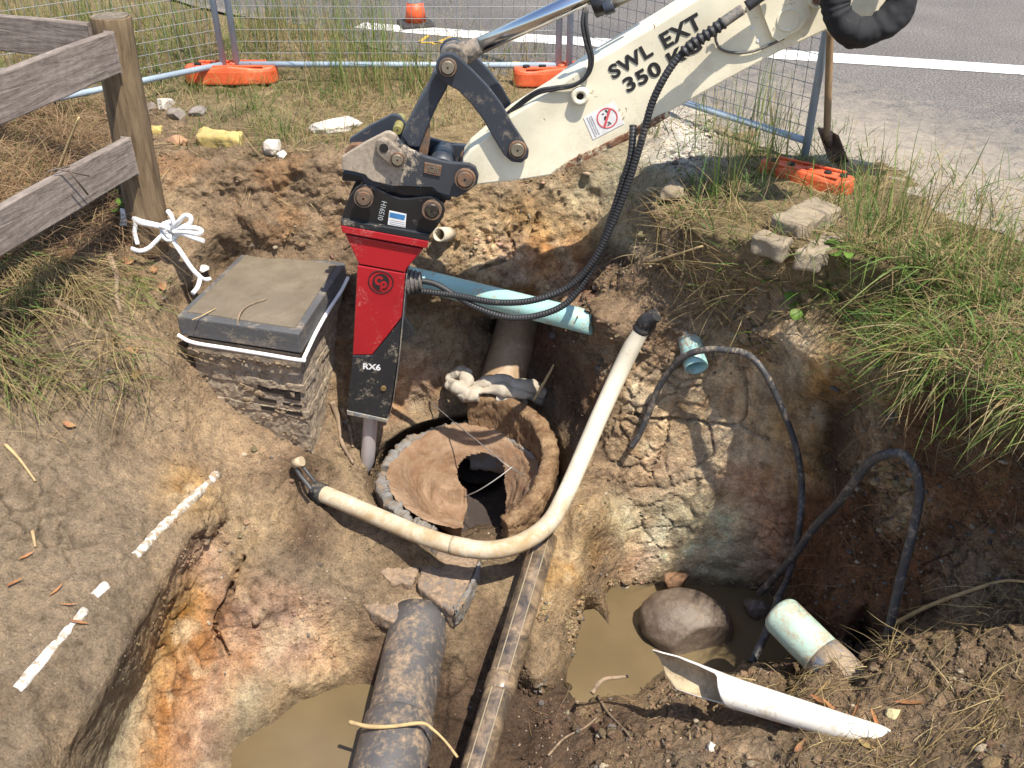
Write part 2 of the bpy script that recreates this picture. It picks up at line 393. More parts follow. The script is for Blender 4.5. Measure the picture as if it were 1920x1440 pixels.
# ------------------------------------------------------------ TERRAIN: one sheet from the pit floor to the horizon
PAL = dict(br=(.232, .163, .103), dk=(.125, .082, .055), gy=(.255, .193, .130), ta=(.370, .265, .155), oc=(.400, .250, .110),
           og=(.400, .205, .095), pk=(.480, .310, .205), wh=(.660, .515, .335), gr=(.390, .335, .225), vg=(.230, .175, .095),
           ru=(.200, .100, .050), li=(.60, .56, .50), st=(.290, .215, .120), lb=(.275, .200, .125), rd=(.260, .120, .080), wa=(.630, .470, .295))
CTRL = """
# u v mode val colour amp(mm) green dry
-500 -40 z 0 vg 15 .5 .8
-300 60 z 0 vg 15 .5 .8
0 60 z 0 vg 20 .6 .9
150 40 z 0 vg 20 .6 .9
300 60 z 0 vg 20 .7 .9
460 50 z 0 vg 20 .5 .9
600 90 z 0 st 20 .4 .7
720 110 z 0 st 20 .6 .9
860 130 z 0 st 15 .2 .5
1000 150 z 0 st 12 .2 .4
1100 190 z 0 st 12 .1 .4
0 140 z 0 vg 20 .7 .9
120 150 z 0 vg 20 .6 .9
330 150 z 0 vg 20 .9 .6
430 200 z 0 vg 15 1 .15
520 200 z 0 vg 15 .9 .5
640 190 z 0 vg 15 .6 .9
760 200 z 0 st 15 .35 .8
860 230 z 0 st 15 .2 .8
980 250 z 0 st 20 .05 .4
1100 270 z 0 br 20 .05 .2
1180 240 z 0 st 20 .3 .4
1240 215 z .02 li 20 .1 .2
1300 250 z .04 li 25 .15 .1
1290 310 z .05 li 25 .1 .1
1370 250 z .0 st 12 .1 .2
1480 300 z .0 st 12 .5 .2
1400 300 z .05 st 20 .5 .5
1240 330 z .03 gr 30 .2 .3
1235 400 z -.05 br 30 .2 .5
1360 350 z .05 vg 20 .7 .8
1480 370 z .05 vg 20 .25 .4
1600 400 z .03 vg 15 .4 .8
1760 440 z .0 vg 15 .5 .8
1920 490 z .0 vg 15 .6 .8
2150 560 z .0 vg 15 .6 .8
1300 430 z .0 vg 25 .3 1
1400 450 z .04 vg 20 .3 .8
1540 470 z .04 vg 20 .35 .6
1700 500 z .03 vg 20 .9 1
1850 540 z .02 vg 20 .9 1
2100 650 z .0 vg 20 .9 1
1350 520 y 3.68 br 25 .35 .8
1450 560 y 3.56 br 25 .4 .8
1590 610 z -.30 vg 25 .7 .9
1720 660 z -.09 vg 25 1 1
1850 720 z -.03 vg 25 1 1
1990 800 z -.03 vg 25 1 1
2200 900 z -.03 vg 25 .8 1
# left upper: dead grass behind the rail fence
60 240 z -.02 vg 35 .3 .5
180 220 z 0 vg 30 .4 .6
0 330 z -.05 vg 45 .3 .6
130 330 z -.1 dk 45 .2 .6
60 420 z -.12 dk 45 .3 .6
200 400 z -.2 dk 35 .3 .5
-200 300 z 0 vg 30 .5 .8
-200 500 z -.1 vg 30 .5 .8
-500 500 z 0 vg 30 .5 .6
0 500 z -.2 dk 40 .5 .8
120 500 z -.28 dk 40 .5 .8
-200 640 z -.2 vg 30 .6 .8
# rim of far wall
255 245 z -.02 br 20 .05 .2
320 240 z -.02 br 25 .1 .2
400 262 z -.03 br 20 .6 .5
520 255 z -.02 vg 20 .8 .8
630 255 z -.02 st 15 .5 .9
740 250 z -.02 st 15 .3 .8
860 262 z -.02 st 15 .05 .5
980 285 z -.03 br 25 0 .2
1090 300 z -.03 br 25 0 .1
1170 300 z -.02 gr 25 0 .1
# far wall
330 300 y 4.62 br 35 0 .05
420 310 y 4.62 br 45 0 .05
520 310 y 4.62 br 45 0 .05
630 300 y 4.62 br 45 0 .05
330 370 y 4.5 lb 30 0 0
430 370 y 4.58 br 45 0 0
540 370 y 4.6 br 45 0 0
620 380 y 4.58 br 45 0 0
720 390 y 4.62 br 40 0 0
600 450 y 4.55 lb 45 0 0
500 440 y 4.5 br 35 0 0
760 320 y 4.66 lb 30 0 0
900 340 y 4.66 lb 30 0 0
1000 350 y 4.66 lb 35 0 0
1100 340 y 4.66 gr 30 0 0
1160 370 y 4.55 gr 25 0 0
900 420 y 4.6 ta 45 0 0
1000 420 y 4.6 oc 45 0 0
1090 430 y 4.6 oc 40 0 0
1160 440 y 4.45 gr 25 0 .05
880 480 y 4.56 ta 50 0 0
980 490 y 4.55 pk 50 0 0
1060 490 y 4.56 og 50 0 0
900 530 y 4.5 wh 40 0 0
1000 535 y 4.5 ta 40 0 0
1090 530 y 4.5 rd 40 0 0
1130 470 y 4.5 dk 35 0 0
1170 490 y 4.3 dk 35 0 0
1120 545 y 4.3 ru 35 0 0
850 590 y 4.52 lb 45 0 0
800 620 y 4.5 gr 45 0 0
870 640 y 4.52 lb 40 0 0
850 690 y 4.5 ta 35 0 0
790 700 y 4.42 pk 35 0 0
780 765 y 4.45 ta 25 0 0
720 745 y 4.38 pk 25 0 0
930 560 y 4.5 lb 40 0 0
1010 600 y 4.72 dk 20 0 0
1015 650 y 4.6 rd 12 0 0
1030 710 y 4.36 dk 20 0 0
1000 755 y 4.42 br 20 0 0
650 560 y 4.4 dk 35 0 0
640 680 y 4.22 br 35 0 0
650 780 y 4.1 lb 30 0 0
# left slope below the grass
250 460 y 4.35 br 30 .2 .4
330 450 y 4.4 lb 25 .05 .2
395 428 y 4.48 br 25 0 .1
455 445 y 4.54 br 25 0 .1
345 495 y 4.3 lb 25 .05 .2
300 540 y 4.14 lb 25 .1 .3
200 560 y 3.9 vg 35 .25 .4
100 600 y 3.7 dk 35 .3 .4
0 620 z -.38 dk 35 .3 .4
-200 780 z -.5 lb 25 .2 .3
260 600 y 3.88 lb 22 .05 .15
180 660 y 3.6 gy 25 .10 .2
80 690 y 3.48 gy 25 .15 .2
0 720 z -.58 gy 22 .2 .3
300 680 y 3.72 lb 16 0 .05
330 760 y 3.7 lb 18 0 .02
200 760 z -.74 gy 18 .03 .06
80 800 z -.7 gy 18 .03 .06
0 850 z -.72 gy 18 .03 .06
-200 950 z -.7 gy 14 .1 .2
300 850 z -.98 lb 14 0 .01
180 880 z -.86 gy 18 0 .01
60 940 z -.82 gy 18 0 .02
370 850 y 3.55 br 20 0 0
350 920 z -1.05 oc 14 0 0
260 960 z -1.0 gy 18 0 .01
120 1020 z -.93 gy 18 0 .01
0 1060 z -.87 gy 18 0 .02
-200 1150 z -.8 gy 12 .05 .1
360 1000 z -1.12 lb 15 0 0
240 1080 z -1.03 gy 18 0 .01
120 1160 z -.97 gy 18 0 .01
0 1200 z -.93 gy 18 0 .02
300 1090 z -1.13 lb 14 0 0
200 1200 z -1.06 gy 10 0 0
60 1280 z -1.0 gy 18 0 .01
-200 1400 z -.9 gy 12 .05 .1
240 1210 z -1.12 gy 10 0 0
180 1310 z -1.13 gy 10 0 0
80 1400 z -1.07 gy 14 0 .01
-60 1560 z -1.0 gy 14 0 .03
130 1400 z -1.18 lb 14 0 0
100 1500 z -1.2 lb 14 0 0
380 700 y 3.95 br 15 0 0
460 740 y 3.95 br 15 0 0
560 790 y 3.92 br 15 0 0
610 740 y 4.06 br 15 0 0
400 810 y 3.76 lb 20 0 0
490 845 y 3.76 br 24 0 0
570 845 y 3.80 br 24 0 0
480 620 y 4.3 br 15 0 0
385 538 z -.60 br 12 0 0
428 496 z -.58 br 12 0 0
340 585 z -.66 lb 14 0 0
500 470 y 4.53 br 15 0 0
600 480 y 4.5 br 15 0 0
# clay face down to the left water
430 895 y 3.53 lb 32 0 0
500 900 y 3.5 br 32 0 0
560 870 y 3.6 dk 30 0 0
440 960 y 3.4 ta 28 0 0
510 980 y 3.36 ta 28 0 0
380 1040 y 3.22 pk 22 0 0
440 1060 y 3.2 ta 22 0 0
500 1060 y 3.22 gy 22 0 0
350 1130 y 3.02 oc 20 0 0
420 1130 y 3.05 og 22 0 0
480 1130 y 3.08 pk 24 0 0
550 1130 y 3.12 pk 24 0 0
300 1220 y 2.83 oc 16 0 0
370 1220 y 2.9 og 20 0 0
440 1230 y 2.94 pk 20 0 0
520 1220 y 2.98 pk 24 0 0
590 1220 y 3.02 pk 28 0 0
240 1330 y 2.58 gr 14 0 0
310 1330 y 2.66 og 18 0 0
390 1330 y 2.76 pk 20 0 0
460 1310 y 2.8 gr 20 0 0
530 1290 y 2.86 ta 24 0 0
600 1280 y 2.9 ta 28 0 0
200 1440 y 2.34 gr 14 0 0
300 1430 y 2.45 og 18 0 0
380 1430 y 2.53 pk 18 0 0
440 1420 y 2.6 ta 18 0 0
300 1560 y 2.25 ta 18 0 0
400 1560 y 2.32 pk 18 0 0
# left water floor
450 1445 z -2.0 ta 8 0 0
490 1385 z -2.0 ta 8 0 0
560 1330 z -2.02 ta 8 0 0
620 1310 z -2.02 ta 8 0 0
690 1305 z -2.02 dk 8 0 0
560 1440 z -2.1 ta 8 0 0
660 1400 z -2.1 dk 8 0 0
480 1600 z -2.1 ta 8 0 0
640 1600 z -2.1 dk 8 0 0
# floor in front of the chamber
640 870 z -1.32 lb 20 0 0
690 920 z -1.38 pk 18 0 0
600 920 z -1.34 br 22 0 0
650 960 z -1.44 lb 20 0 0
720 980 z -1.46 pk 20 0 0
790 1000 z -1.5 lb 18 0 0
570 1010 z -1.4 dk 26 0 0
640 1040 z -1.52 lb 20 0 0
720 1060 z -1.56 lb 20 0 0
830 1060 z -1.55 lb 20 0 0
920 1060 z -1.56 lb 20 0 0
570 1090 z -1.5 gy 22 0 0
650 1120 z -1.6 gy 22 0 0
740 1130 z -1.62 lb 22 0 0
850 1140 z -1.64 lb 20 0 0
930 1110 z -1.64 lb 18 0 0
680 1170 z -1.7 br 22 0 0
640 1200 z -1.78 ta 26 0 0
700 1220 z -1.82 dk 22 0 0
860 1210 z -1.74 lb 22 0 0
920 1170 z -1.74 dk 18 0 0
650 1270 z -1.92 ta 26 0 0
860 1290 z -1.86 dk 20 0 0
930 1240 z -1.86 dk 18 0 0
880 1370 z -1.95 dk 20 0 0
850 1440 z -2.0 dk 20 0 0
760 1420 z -2.02 dk 15 0 0
760 1600 z -2.02 dk 15 0 0
# ridge between conduit and right water
1000 1040 z -1.5 ta 16 0 0
1060 1000 z -1.44 ta 20 0 0
1100 960 z -1.3 ta 22 0 0
1080 1050 z -1.5 oc 14 0 0
1040 1090 z -1.56 oc 12 0 0
1080 1110 z -1.62 ta 14 0 0
1000 1180 z -1.66 lb 18 0 0
1060 1170 z -1.72 lb 18 0 0
1000 1270 z -1.76 lb 18 0 0
1045 1240 z -1.82 lb 16 0 0
1000 1310 z -1.92 dk 18 0 0
980 1380 z -1.95 dk 22 0 0
1060 1290 z -1.96 dk 14 0 0
960 1450 z -1.9 dk 26 0 0
# right water floor
1100 1150 z -2.05 ta 6 0 0
1080 1250 z -2.05 ta 6 0 0
1090 1300 z -2.05 ta 6 0 0
1140 1120 z -2.03 ta 6 0 0
1210 1120 z -2.05 ta 6 0 0
1300 1115 z -2.05 ta 6 0 0
1400 1120 z -2.05 ta 6 0 0
1250 1220 z -2.1 ta 6 0 0
1400 1230 z -2.1 ta 6 0 0
1180 1290 z -2.08 ta 6 0 0
1340 1282 z -2.05 ta 6 0 0
1470 1180 z -2.1 dk 6 0 0
1440 1248 z -2.05 dk 6 0 0
1540 1215 z -2.02 dk 6 0 0
1600 1212 z -1.82 dk 12 0 0
# tongue of soil at the water's back edge
1120 1080 z -1.72 br 26 0 0
1130 1125 z -1.9 br 22 0 0
1160 1040 y 3.62 br 30 0 0
1560 540 z -.15 vg 25 .8 1
1650 590 z -.20 vg 25 .9 1
1128 602 y 3.80 br 24 0 .1
1102 574 y 3.9 br 26 0 .1
950 604 y 4.98 dk 15 0 0
955 660 y 4.72 dk 15 0 0
950 715 y 4.52 dk 15 0 0
# right mound and its front wall
1090 590 y 3.98 br 28 0 .1
1130 545 y 4.02 br 28 0 .15
1200 500 z -.28 br 28 .02 .35
1260 470 z -.14 br 25 .1 .6
1200 580 y 3.9 br 32 0 .15
1270 560 y 3.86 br 36 .02 .2
1340 580 y 3.74 br 34 .1 .3
1420 620 y 3.56 br 30 .2 .4
1060 640 y 4.1 dk 25 0 0
1055 720 y 4.2 dk 25 0 0
1075 800 y 4.02 dk 25 0 0
1090 870 y 3.72 br 25 0 0
1120 650 y 3.96 br 35 0 .02
1200 660 y 3.84 br 35 0 .02
1290 640 y 3.80 br 36 0 .05
1370 660 y 3.72 wa 26 .05 .1
1120 740 y 3.92 dk 32 0 0
1180 740 y 3.8 wa 24 0 0
1270 740 y 3.76 wa 16 0 0
1370 740 y 3.70 wa 14 0 0
1450 700 y 3.60 wa 18 .05 .15
1130 830 y 3.82 br 32 0 0
1200 830 y 3.74 wa 14 0 0
1300 830 y 3.72 wa 11 0 0
1400 830 y 3.64 wa 11 0 0
1470 800 y 3.52 oc 14 0 0
1140 910 y 3.72 br 30 0 0
1220 900 y 3.70 pk 20 0 0
1310 900 y 3.68 wa 16 0 0
1390 900 y 3.61 pk 18 0 0
1180 980 y 3.66 wh 17 0 0
1270 970 y 3.65 wh 17 0 0
1360 980 y 3.60 wh 17 0 0
1430 950 y 3.54 pk 22 0 0
1200 1050 y 3.64 pk 17 0 0
1280 1060 y 3.63 wh 17 0 0
1370 1060 y 3.58 wh 17 0 0
1440 1060 y 3.52 pk 22 0 0
1440 1105 z -1.95 dk 20 0 0
# buttress of ochre clay left of the dark recess
1500 650 y 3.46 wa 22 .2 .3
1540 700 y 3.36 oc 18 .1 .2
1590 680 y 3.2 oc 22 .2 .4
1500 760 y 3.44 oc 18 0 0
1540 800 y 3.36 oc 20 0 0
1510 850 y 3.42 oc 20 0 0
1490 960 y 3.44 ru 24 0 0
1490 1060 y 3.42 ru 22 0 0
# recess
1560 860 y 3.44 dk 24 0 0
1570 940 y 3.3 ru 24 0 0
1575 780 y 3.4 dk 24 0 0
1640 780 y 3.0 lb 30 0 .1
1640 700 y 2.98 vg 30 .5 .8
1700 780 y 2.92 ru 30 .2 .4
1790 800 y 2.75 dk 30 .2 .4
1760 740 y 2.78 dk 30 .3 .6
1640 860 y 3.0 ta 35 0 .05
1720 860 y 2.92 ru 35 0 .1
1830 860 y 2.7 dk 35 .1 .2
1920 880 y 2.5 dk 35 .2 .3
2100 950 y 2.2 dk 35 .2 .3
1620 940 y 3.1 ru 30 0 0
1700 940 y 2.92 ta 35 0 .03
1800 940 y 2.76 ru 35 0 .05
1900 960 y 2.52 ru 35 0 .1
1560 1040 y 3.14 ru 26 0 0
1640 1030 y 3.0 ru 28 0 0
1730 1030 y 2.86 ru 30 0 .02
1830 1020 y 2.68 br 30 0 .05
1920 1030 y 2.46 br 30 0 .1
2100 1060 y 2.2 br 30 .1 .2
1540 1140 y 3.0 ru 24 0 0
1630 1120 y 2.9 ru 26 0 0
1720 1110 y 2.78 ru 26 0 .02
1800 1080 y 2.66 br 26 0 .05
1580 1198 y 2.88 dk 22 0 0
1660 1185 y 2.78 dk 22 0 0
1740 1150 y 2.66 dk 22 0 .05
# spoil mound in the foreground (crest then front)
1290 1302 z -1.62 br 22 0 .05
1360 1296 z -1.52 br 22 0 .05
1440 1268 z -1.44 br 22 0 .1
1560 1240 z -1.3 br 24 .0 .2
1680 1218 z -1.15 br 26 .0 .35
1780 1180 z -1.04 br 26 .0 .22
1850 1130 z -.94 br 26 .01 .3
1920 1095 z -.84 br 26 .01 .3
2100 1080 z -.7 vg 26 .1 .6
1180 1335 z -1.74 dk 24 0 .05
1240 1360 z -1.6 br 28 0 .05
1330 1360 z -1.45 br 28 0 .05
1450 1340 z -1.34 br 26 0 .1
1600 1310 z -1.2 br 24 0 .25
1760 1270 z -1.02 br 24 0 .2
1900 1210 z -.88 br 24 .0 .25
2150 1200 z -.7 vg 24 .1 .5
1090 1380 z -1.8 dk 26 0 .05
1160 1420 z -1.62 br 28 0 .05
1300 1430 z -1.42 gy 30 0 .05
1450 1430 z -1.28 gy 30 0 .1
1600 1410 z -1.14 br 24 0 .2
1760 1390 z -1.0 br 24 0 .3
1920 1360 z -.84 br 24 .02 .4
2200 1400 z -.6 vg 24 .1 .4
1060 1460 z -1.76 dk 26 0 .05
1200 1560 z -1.45 br 28 0 .05
1500 1600 z -1.1 br 28 0 .1
1900 1600 z -.7 br 24 .02 .3
1000 1700 z -1.7 br 26 0 .05
"""
MCX, MCY = -0.235, 3.85           # centre of the broken manhole chamber
P3, ATT = [], []
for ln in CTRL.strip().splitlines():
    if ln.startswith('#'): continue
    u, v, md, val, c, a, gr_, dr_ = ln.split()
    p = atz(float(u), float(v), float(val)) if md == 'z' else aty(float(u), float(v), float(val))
    lift = (1.02 if float(u) < 700 and float(v) > 900 else 1.22) if md == 'y' and c in ('ta', 'oc', 'pk', 'wh', 'lb', 'gr', 'br', 'og') else 1.0     # steep faces get a paler colour in place of stronger sunlight
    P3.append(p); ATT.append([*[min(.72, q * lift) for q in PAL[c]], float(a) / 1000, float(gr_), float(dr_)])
# chamber: ground stands at the outside of the ring, falls away inside
for k in range(24):
    th = 2 * math.pi * k / 24
    deg = math.degrees(th) % 360
    zo = -1.40
    col = PAL['ta'] if deg < 60 or deg > 300 else PAL['lb']
    if 250 < deg < 305: zo = -1.62
    ro = 0.53
    P3.append(np.array([MCX + ro * math.cos(th), MCY + ro * math.sin(th), zo])); ATT.append([*col, .012, 0, 0])
    if k % 2 == 0:
        k_ = (CAM_H + 1.98) / (CAM_H + 1.40)
        P3.append(np.array([(MCX + .38 * math.cos(th)) * k_, (MCY + .38 * math.sin(th)) * k_, -1.98])); ATT.append([*PAL['dk'], .006, 0, 0])
P3.append(np.array([MCX * k_, MCY * k_, -1.98])); ATT.append([*PAL['dk'], .006, 0, 0])
# remove photo-measured points that fell within the ring
keep = []
nring = 24 + 12 + 1
for i, p in enumerate(P3):
    if i < len(P3) - nring:
        # compare in the projection the triangulation uses
        q = p[:2] * (CAM_H + 1.42) / (CAM_H - p[2])
        if math.hypot(q[0] - MCX, q[1] - MCY) < 0.56: continue
    keep.append(i)
P3 = [P3[i] for i in keep]; ATT = [ATT[i] for i in keep]
def wpt(x, y, z, c='vg', a=.01, gr_=0.0, dr_=0.0):
    P3.append(np.array([x, y, z], float)); ATT.append([*PAL[c], a, gr_, dr_])
for (x, y) in ((-3.5, 6.6), (-2.2, 7.6), (-0.8, 7.0), (0.6, 6.2), (1.5, 5.6), (2.2, 4.9), (3.2, 4.2), (-4.5, 8.8)):
    wpt(x, y, -.02, 'vg', .006, .0, .0)
for (x, y) in ((-90, -40), (-90, 20), (-90, 140), (0, 140), (90, 140), (90, 20), (90, -40), (0, -60), (-12, -8), (12, -8), (-14, 8), (14, 8), (-10, 18), (0, 18), (12, 18), (5, 6), (6, 2), (-6, 5), (-6, 1), (3, 9), (-1, 10), (9, 4)):
    wpt(x, y, -.03, 'vg', .004, 0, 0)
for (x, y, z) in ((-2.2, 1.2, -.9), (-1.6, .4, -.8), (0, .6, -.9), (.8, .8, -.8), (1.6, .6, -.5), (0, -1.2, 0), (-2.5, -.8, 0), (2.6, -.5, 0), (-3.6, 2.2, -.4), (3.2, 2.0, -.1)):
    wpt(x, y, z, 'br', .02, 0, 0)
P3 = np.array(P3); ATT = np.array(ATT)
D = P3[:, :2] / (CAM_H - P3[:, 2])[:, None]
rad = np.linalg.norm(D, axis=1)
D2 = D * (rad[:, None] + 1e-6) ** -0.45
vv, _, ff, _, _, _ = delaunay_2d_cdt([Vector(d.tolist()) for d in D2], [], [], 0, 1e-7)
TV, TA, TF = P3.copy(), ATT.copy(), np.array([list(f) for f in ff])
def screen_tri(TV):
    rel = TV - np.array([0, 0, CAM_H])
    yc = rel[:, 1] * CP - rel[:, 2] * SP              # depth along the view axis
    uu = 960 + FPX * rel[:, 0] / np.maximum(yc, .05)
    ww = 720 - FPX * (rel[:, 1] * SP + rel[:, 2] * CP) / np.maximum(yc, .05)
    return uu, ww, yc
def subdivide(TV, TA, TF, detail):
    for it in range(14):
        uu, ww, yc = screen_tri(TV)
        e = np.sort(np.concatenate([TF[:, [0, 1]], TF[:, [1, 2]], TF[:, [2, 0]]]), axis=1)
        ue, inv = np.unique(e, axis=0, return_inverse=True)
        inv = inv.ravel()
        L = np.linalg.norm(TV[ue[:, 0]] - TV[ue[:, 1]], axis=1)
        mid = (TV[ue[:, 0]] + TV[ue[:, 1]]) / 2
        mu, mw, my = screen_tri(mid)
        off = np.maximum.reduce([-mu - 60, mu - 1980, -mw - 60, mw - 1520, np.zeros(len(mu))])
        lim = np.maximum(np.abs(my), 1.5) * detail * (1 + np.where(my > .2, off, 4000) / 120.0)
        lim = np.where(mid[:, 2] > -.045, lim * (1 + 1.2 * (np.hypot(mid[:, 0], mid[:, 1]) > 5.2)), lim)
        split = L > lim
        if not split.any(): break
        mi = np.full(len(ue), -1); mi[split] = len(TV) + np.arange(split.sum())
        TV = np.vstack([TV, mid[split]])
        TA = np.vstack([TA, (TA[ue[split, 0]] + TA[ue[split, 1]]) / 2])
        n = len(TF); m = np.stack([mi[inv[:n]], mi[inv[n:2 * n]], mi[inv[2 * n:]]], 1)   # midpoints of ab, bc, ca
        cnt = (m >= 0).sum(1)
        out = [TF[cnt == 0]]
        a, b, c = TF[:, 0], TF[:, 1], TF[:, 2]
        s = cnt == 3
        if s.any():
            A, B, C_, x, y, z = a[s], b[s], c[s], m[s, 0], m[s, 1], m[s, 2]
            out += [np.stack(q, 1) for q in ((A, x, z), (x, B, y), (z, y, C_), (x, y, z))]
        for r in range(3):                                            # rotate so the pattern starts at edge ab
            t = np.roll(np.arange(3), -r)
            A, B, C_ = TF[:, t[0]], TF[:, t[1]], TF[:, t[2]]; x, y, z = m[:, t[0]], m[:, t[1]], m[:, t[2]]
            s = (cnt == 1) & (x >= 0)
            if s.any(): out += [np.stack((A[s], x[s], C_[s]), 1), np.stack((x[s], B[s], C_[s]), 1)]
            s = (cnt == 2) & (x >= 0) & (y >= 0)
            if s.any(): out += [np.stack((x[s], B[s], y[s]), 1), np.stack((A[s], x[s], y[s]), 1), np.stack((A[s], y[s], C_[s]), 1)]
        TF = np.concatenate(out)
    return TV, TA, TF
def smooth(TV, TF, n, extra=None, mask=None):
    e = np.unique(np.sort(np.concatenate([TF[:, [0, 1]], TF[:, [1, 2]], TF[:, [2, 0]]]), axis=1), axis=0)
    i = np.concatenate([e[:, 0], e[:, 1]]); j = np.concatenate([e[:, 1], e[:, 0]])
    deg = np.bincount(i, minlength=len(TV))[:, None]
    X = TV if extra is None else np.hstack([TV, extra])
    for k in range(n):
        S = np.stack([np.bincount(i, weights=X[j, c], minlength=len(TV)) for c in range(X.shape[1])], 1) / np.maximum(deg, 1)
        w = 0.55 if mask is None else 0.55 * mask[:, None]
        X = X * (1 - w) + S * w
    return (X, None) if extra is None else (X[:, :TV.shape[1]], X[:, TV.shape[1]:])
def normals(TV, TF):
    fn = np.cross(TV[TF[:, 1]] - TV[TF[:, 0]], TV[TF[:, 2]] - TV[TF[:, 0]])
    N = np.stack([sum(np.bincount(TF[:, k], weights=fn[:, c], minlength=len(TV)) for k in range(3)) for c in range(3)], 1)
    return N / (np.linalg.norm(N, axis=1)[:, None] + 1e-12), np.linalg.norm(fn, axis=1) / 2
TV, TA, TF = subdivide(TV, TA, TF, DETAIL * 2.2)
TV, TA = smooth(TV, TF, 5, TA)
TV, TA, TF = subdivide(TV, TA, TF, DETAIL)
TV, TA = smooth(TV, TF, 5, TA)
N, _ = normals(TV, TF)
if N[:, 2].mean() < 0: TF = TF[:, ::-1]; N = -N
# colour boundaries wander: look the colour up at a noise-shifted amount
amp = TA[:, 3]
big = fbm(TV * 2.6, 4, 3); med = fbm(TV * 9.0, 4, 5)
f1, f2 = worley(TV * 7.5 + 0.35 * np.stack([fbm(TV * 6, 2, 60), fbm(TV * 6, 2, 61), fbm(TV * 6, 2, 62)], 1), 21)
g1, g2 = worley(TV * 19.0 + 0.3 * np.stack([med, big, med], 1), 22)
h1, _h2 = worley(TV * 41.0, 23)
clodm = sstep(amp, .016, .034)
disp = amp * (0.75 * big + 0.75 * med + clodm * (0.30 * (0.75 - f1) + 0.42 * (0.6 - g1) + 0.34 * (0.5 - h1)) + 0.16 * fbm(TV * 30, 4, 8, 0.65))
edge = (f2 - f1)
crackm = sstep(vnoise(TV * 1.7, 40), -.05, .35) * sstep(amp, .010, .018)
crack = crackm * (1 - sstep(edge, 0.0, 0.10))
disp -= crack * 0.016
TV = TV + N * disp[:, None]
# individual deep cracks seen in the clay, each a polyline cut into the surface
CRACKS = [([(455, 1045), (440, 1075), (428, 1120), (410, 1160), (412, 1200), (424, 1230)], .020, .06),
          ([(1180, 780), (1240, 785), (1300, 790), (1350, 795), (1400, 805), (1440, 825)], .009, .03),
          ([(1255, 790), (1250, 820), (1215, 900)], .007, .025), ([(1330, 800), (1336, 850), (1300, 880)], .006, .02),
          ([(1395, 690), (1400, 760), (1385, 800)], .007, .02), ([(950, 430), (960, 480), (900, 505)], .012, .03),
          ([(1010, 400), (1000, 450), (1030, 500)], .012, .03), ([(620, 1085), (660, 1110), (700, 1105)], .01, .03)]
uu, ww, yc = screen_tri(TV)
N, _ = normals(TV, TF)
for pl, wd, dp in CRACKS:
    q = spline([np.array([a, b, 0.0]) for a, b in pl], 10)[:, :2]
    q = q + 5.0 * np.stack([vnoise(np.c_[q * .03, np.zeros(len(q))], 77), vnoise(np.c_[q * .03, np.ones(len(q)) * 5], 78)], 1)
    box_ = (uu > q[:, 0].min() - 30) & (uu < q[:, 0].max() + 30) & (ww > q[:, 1].min() - 30) & (ww < q[:, 1].max() + 30) & (yc > 1)
    ids = np.where(box_)[0]
    P2 = np.c_[uu[ids], ww[ids]]
    dmin = np.full(len(ids), 1e9)
    for a, b in zip(q[:-1], q[1:]):
        ab = b - a; t = np.clip(((P2 - a) @ ab) / (ab @ ab + 1e-9), 0, 1)
        dmin = np.minimum(dmin, np.linalg.norm(P2 - a - t[:, None] * ab, axis=1))
    dm = dmin * yc[ids] / FPX
    k = 1 - sstep(dm, wd * .35, wd)
    TV[ids] -= N[ids] * (dp * k)[:, None]
# colour per vertex: a broad clay colour, broken up by streaks and clods
hue = fbm(TV * np.array([5, 5, 2.2]), 4, 90)
hue2 = fbm(TV * 13.0, 4, 95)
colr = TA[:, :3].copy()
sat = sstep(colr[:, 0] - colr[:, 2], .16, .30)[:, None]          # clay areas only
colr = colr * (1 + sat * (0.42 * hue2)[:, None] * np.array([.75, .95, 1.05])) + sat * np.clip(hue, -.6, .6)[:, None] * np.array([.05, -.02, -.06])
pale = sat[:, 0] * sstep(fbm(TV * np.array([8, 8, 5]), 4, 99), .12, .5)
colr = colr * (1 - .5 * pale[:, None]) + np.array(PAL['wh']) * .5 * pale[:, None]
orange = sstep(fbm(TV * 4.0, 4, 101), .22, .55) * sstep(amp, .02, .04) * .45
colr = colr * (1 - orange[:, None]) + np.array([.36, .19, .085]) * orange[:, None]
streak = fbm(TV * np.array([16, 16, 2.6]), 4, 130)
colr *= 1 + sat * (.26 * streak)[:, None] * np.array([.95, 1.0, 1.02])
colr *= (1 - 0.45 * crack)[:, None]
colr *= (1 + .22 * np.clip(fbm(TV * 1.3, 3, 120), -1, 1) + .10 * fbm(TV * np.array([4, 4, 9]), 3, 121))[:, None]
colr *= (1 - .38 * (1 - sstep(TV[:, 2], -1.955, -1.86)))[:, None]      # soil soaked along the waterline
colr = np.clip(colr * 0.98, .015, .8)
soil = soil_mat('soil')
me = bpy.data.meshes.new('ground')
me.vertices.add(len(TV)); me.vertices.foreach_set('co', TV.astype(np.float32).ravel())
me.loops.add(len(TF) * 3); me.loops.foreach_set('vertex_index', TF.astype(np.int32).ravel())
me.polygons.add(len(TF)); me.polygons.foreach_set('loop_start', np.arange(0, len(TF) * 3, 3, dtype=np.int32))
me.polygons.foreach_set('loop_total', np.full(len(TF), 3, dtype=np.int32))
me.update(calc_edges=True); me.shade_smooth()
ca = me.color_attributes.new('Col', 'FLOAT_COLOR', 'POINT')
ca.data.foreach_set('color', np.c_[colr, np.ones(len(colr))].astype(np.float32).ravel())
me.materials.append(soil)
ground = bpy.data.objects.new('ground', me); COL.objects.link(ground)
tag(ground, 'brown and ochre clay soil of the dug pit and its banks', kind='structure')
N, AREA = normals(TV, TF)
UU, WW, YC = screen_tri(TV)
print('terrain', len(TV), len(TF))
from mathutils.bvhtree import BVHTree
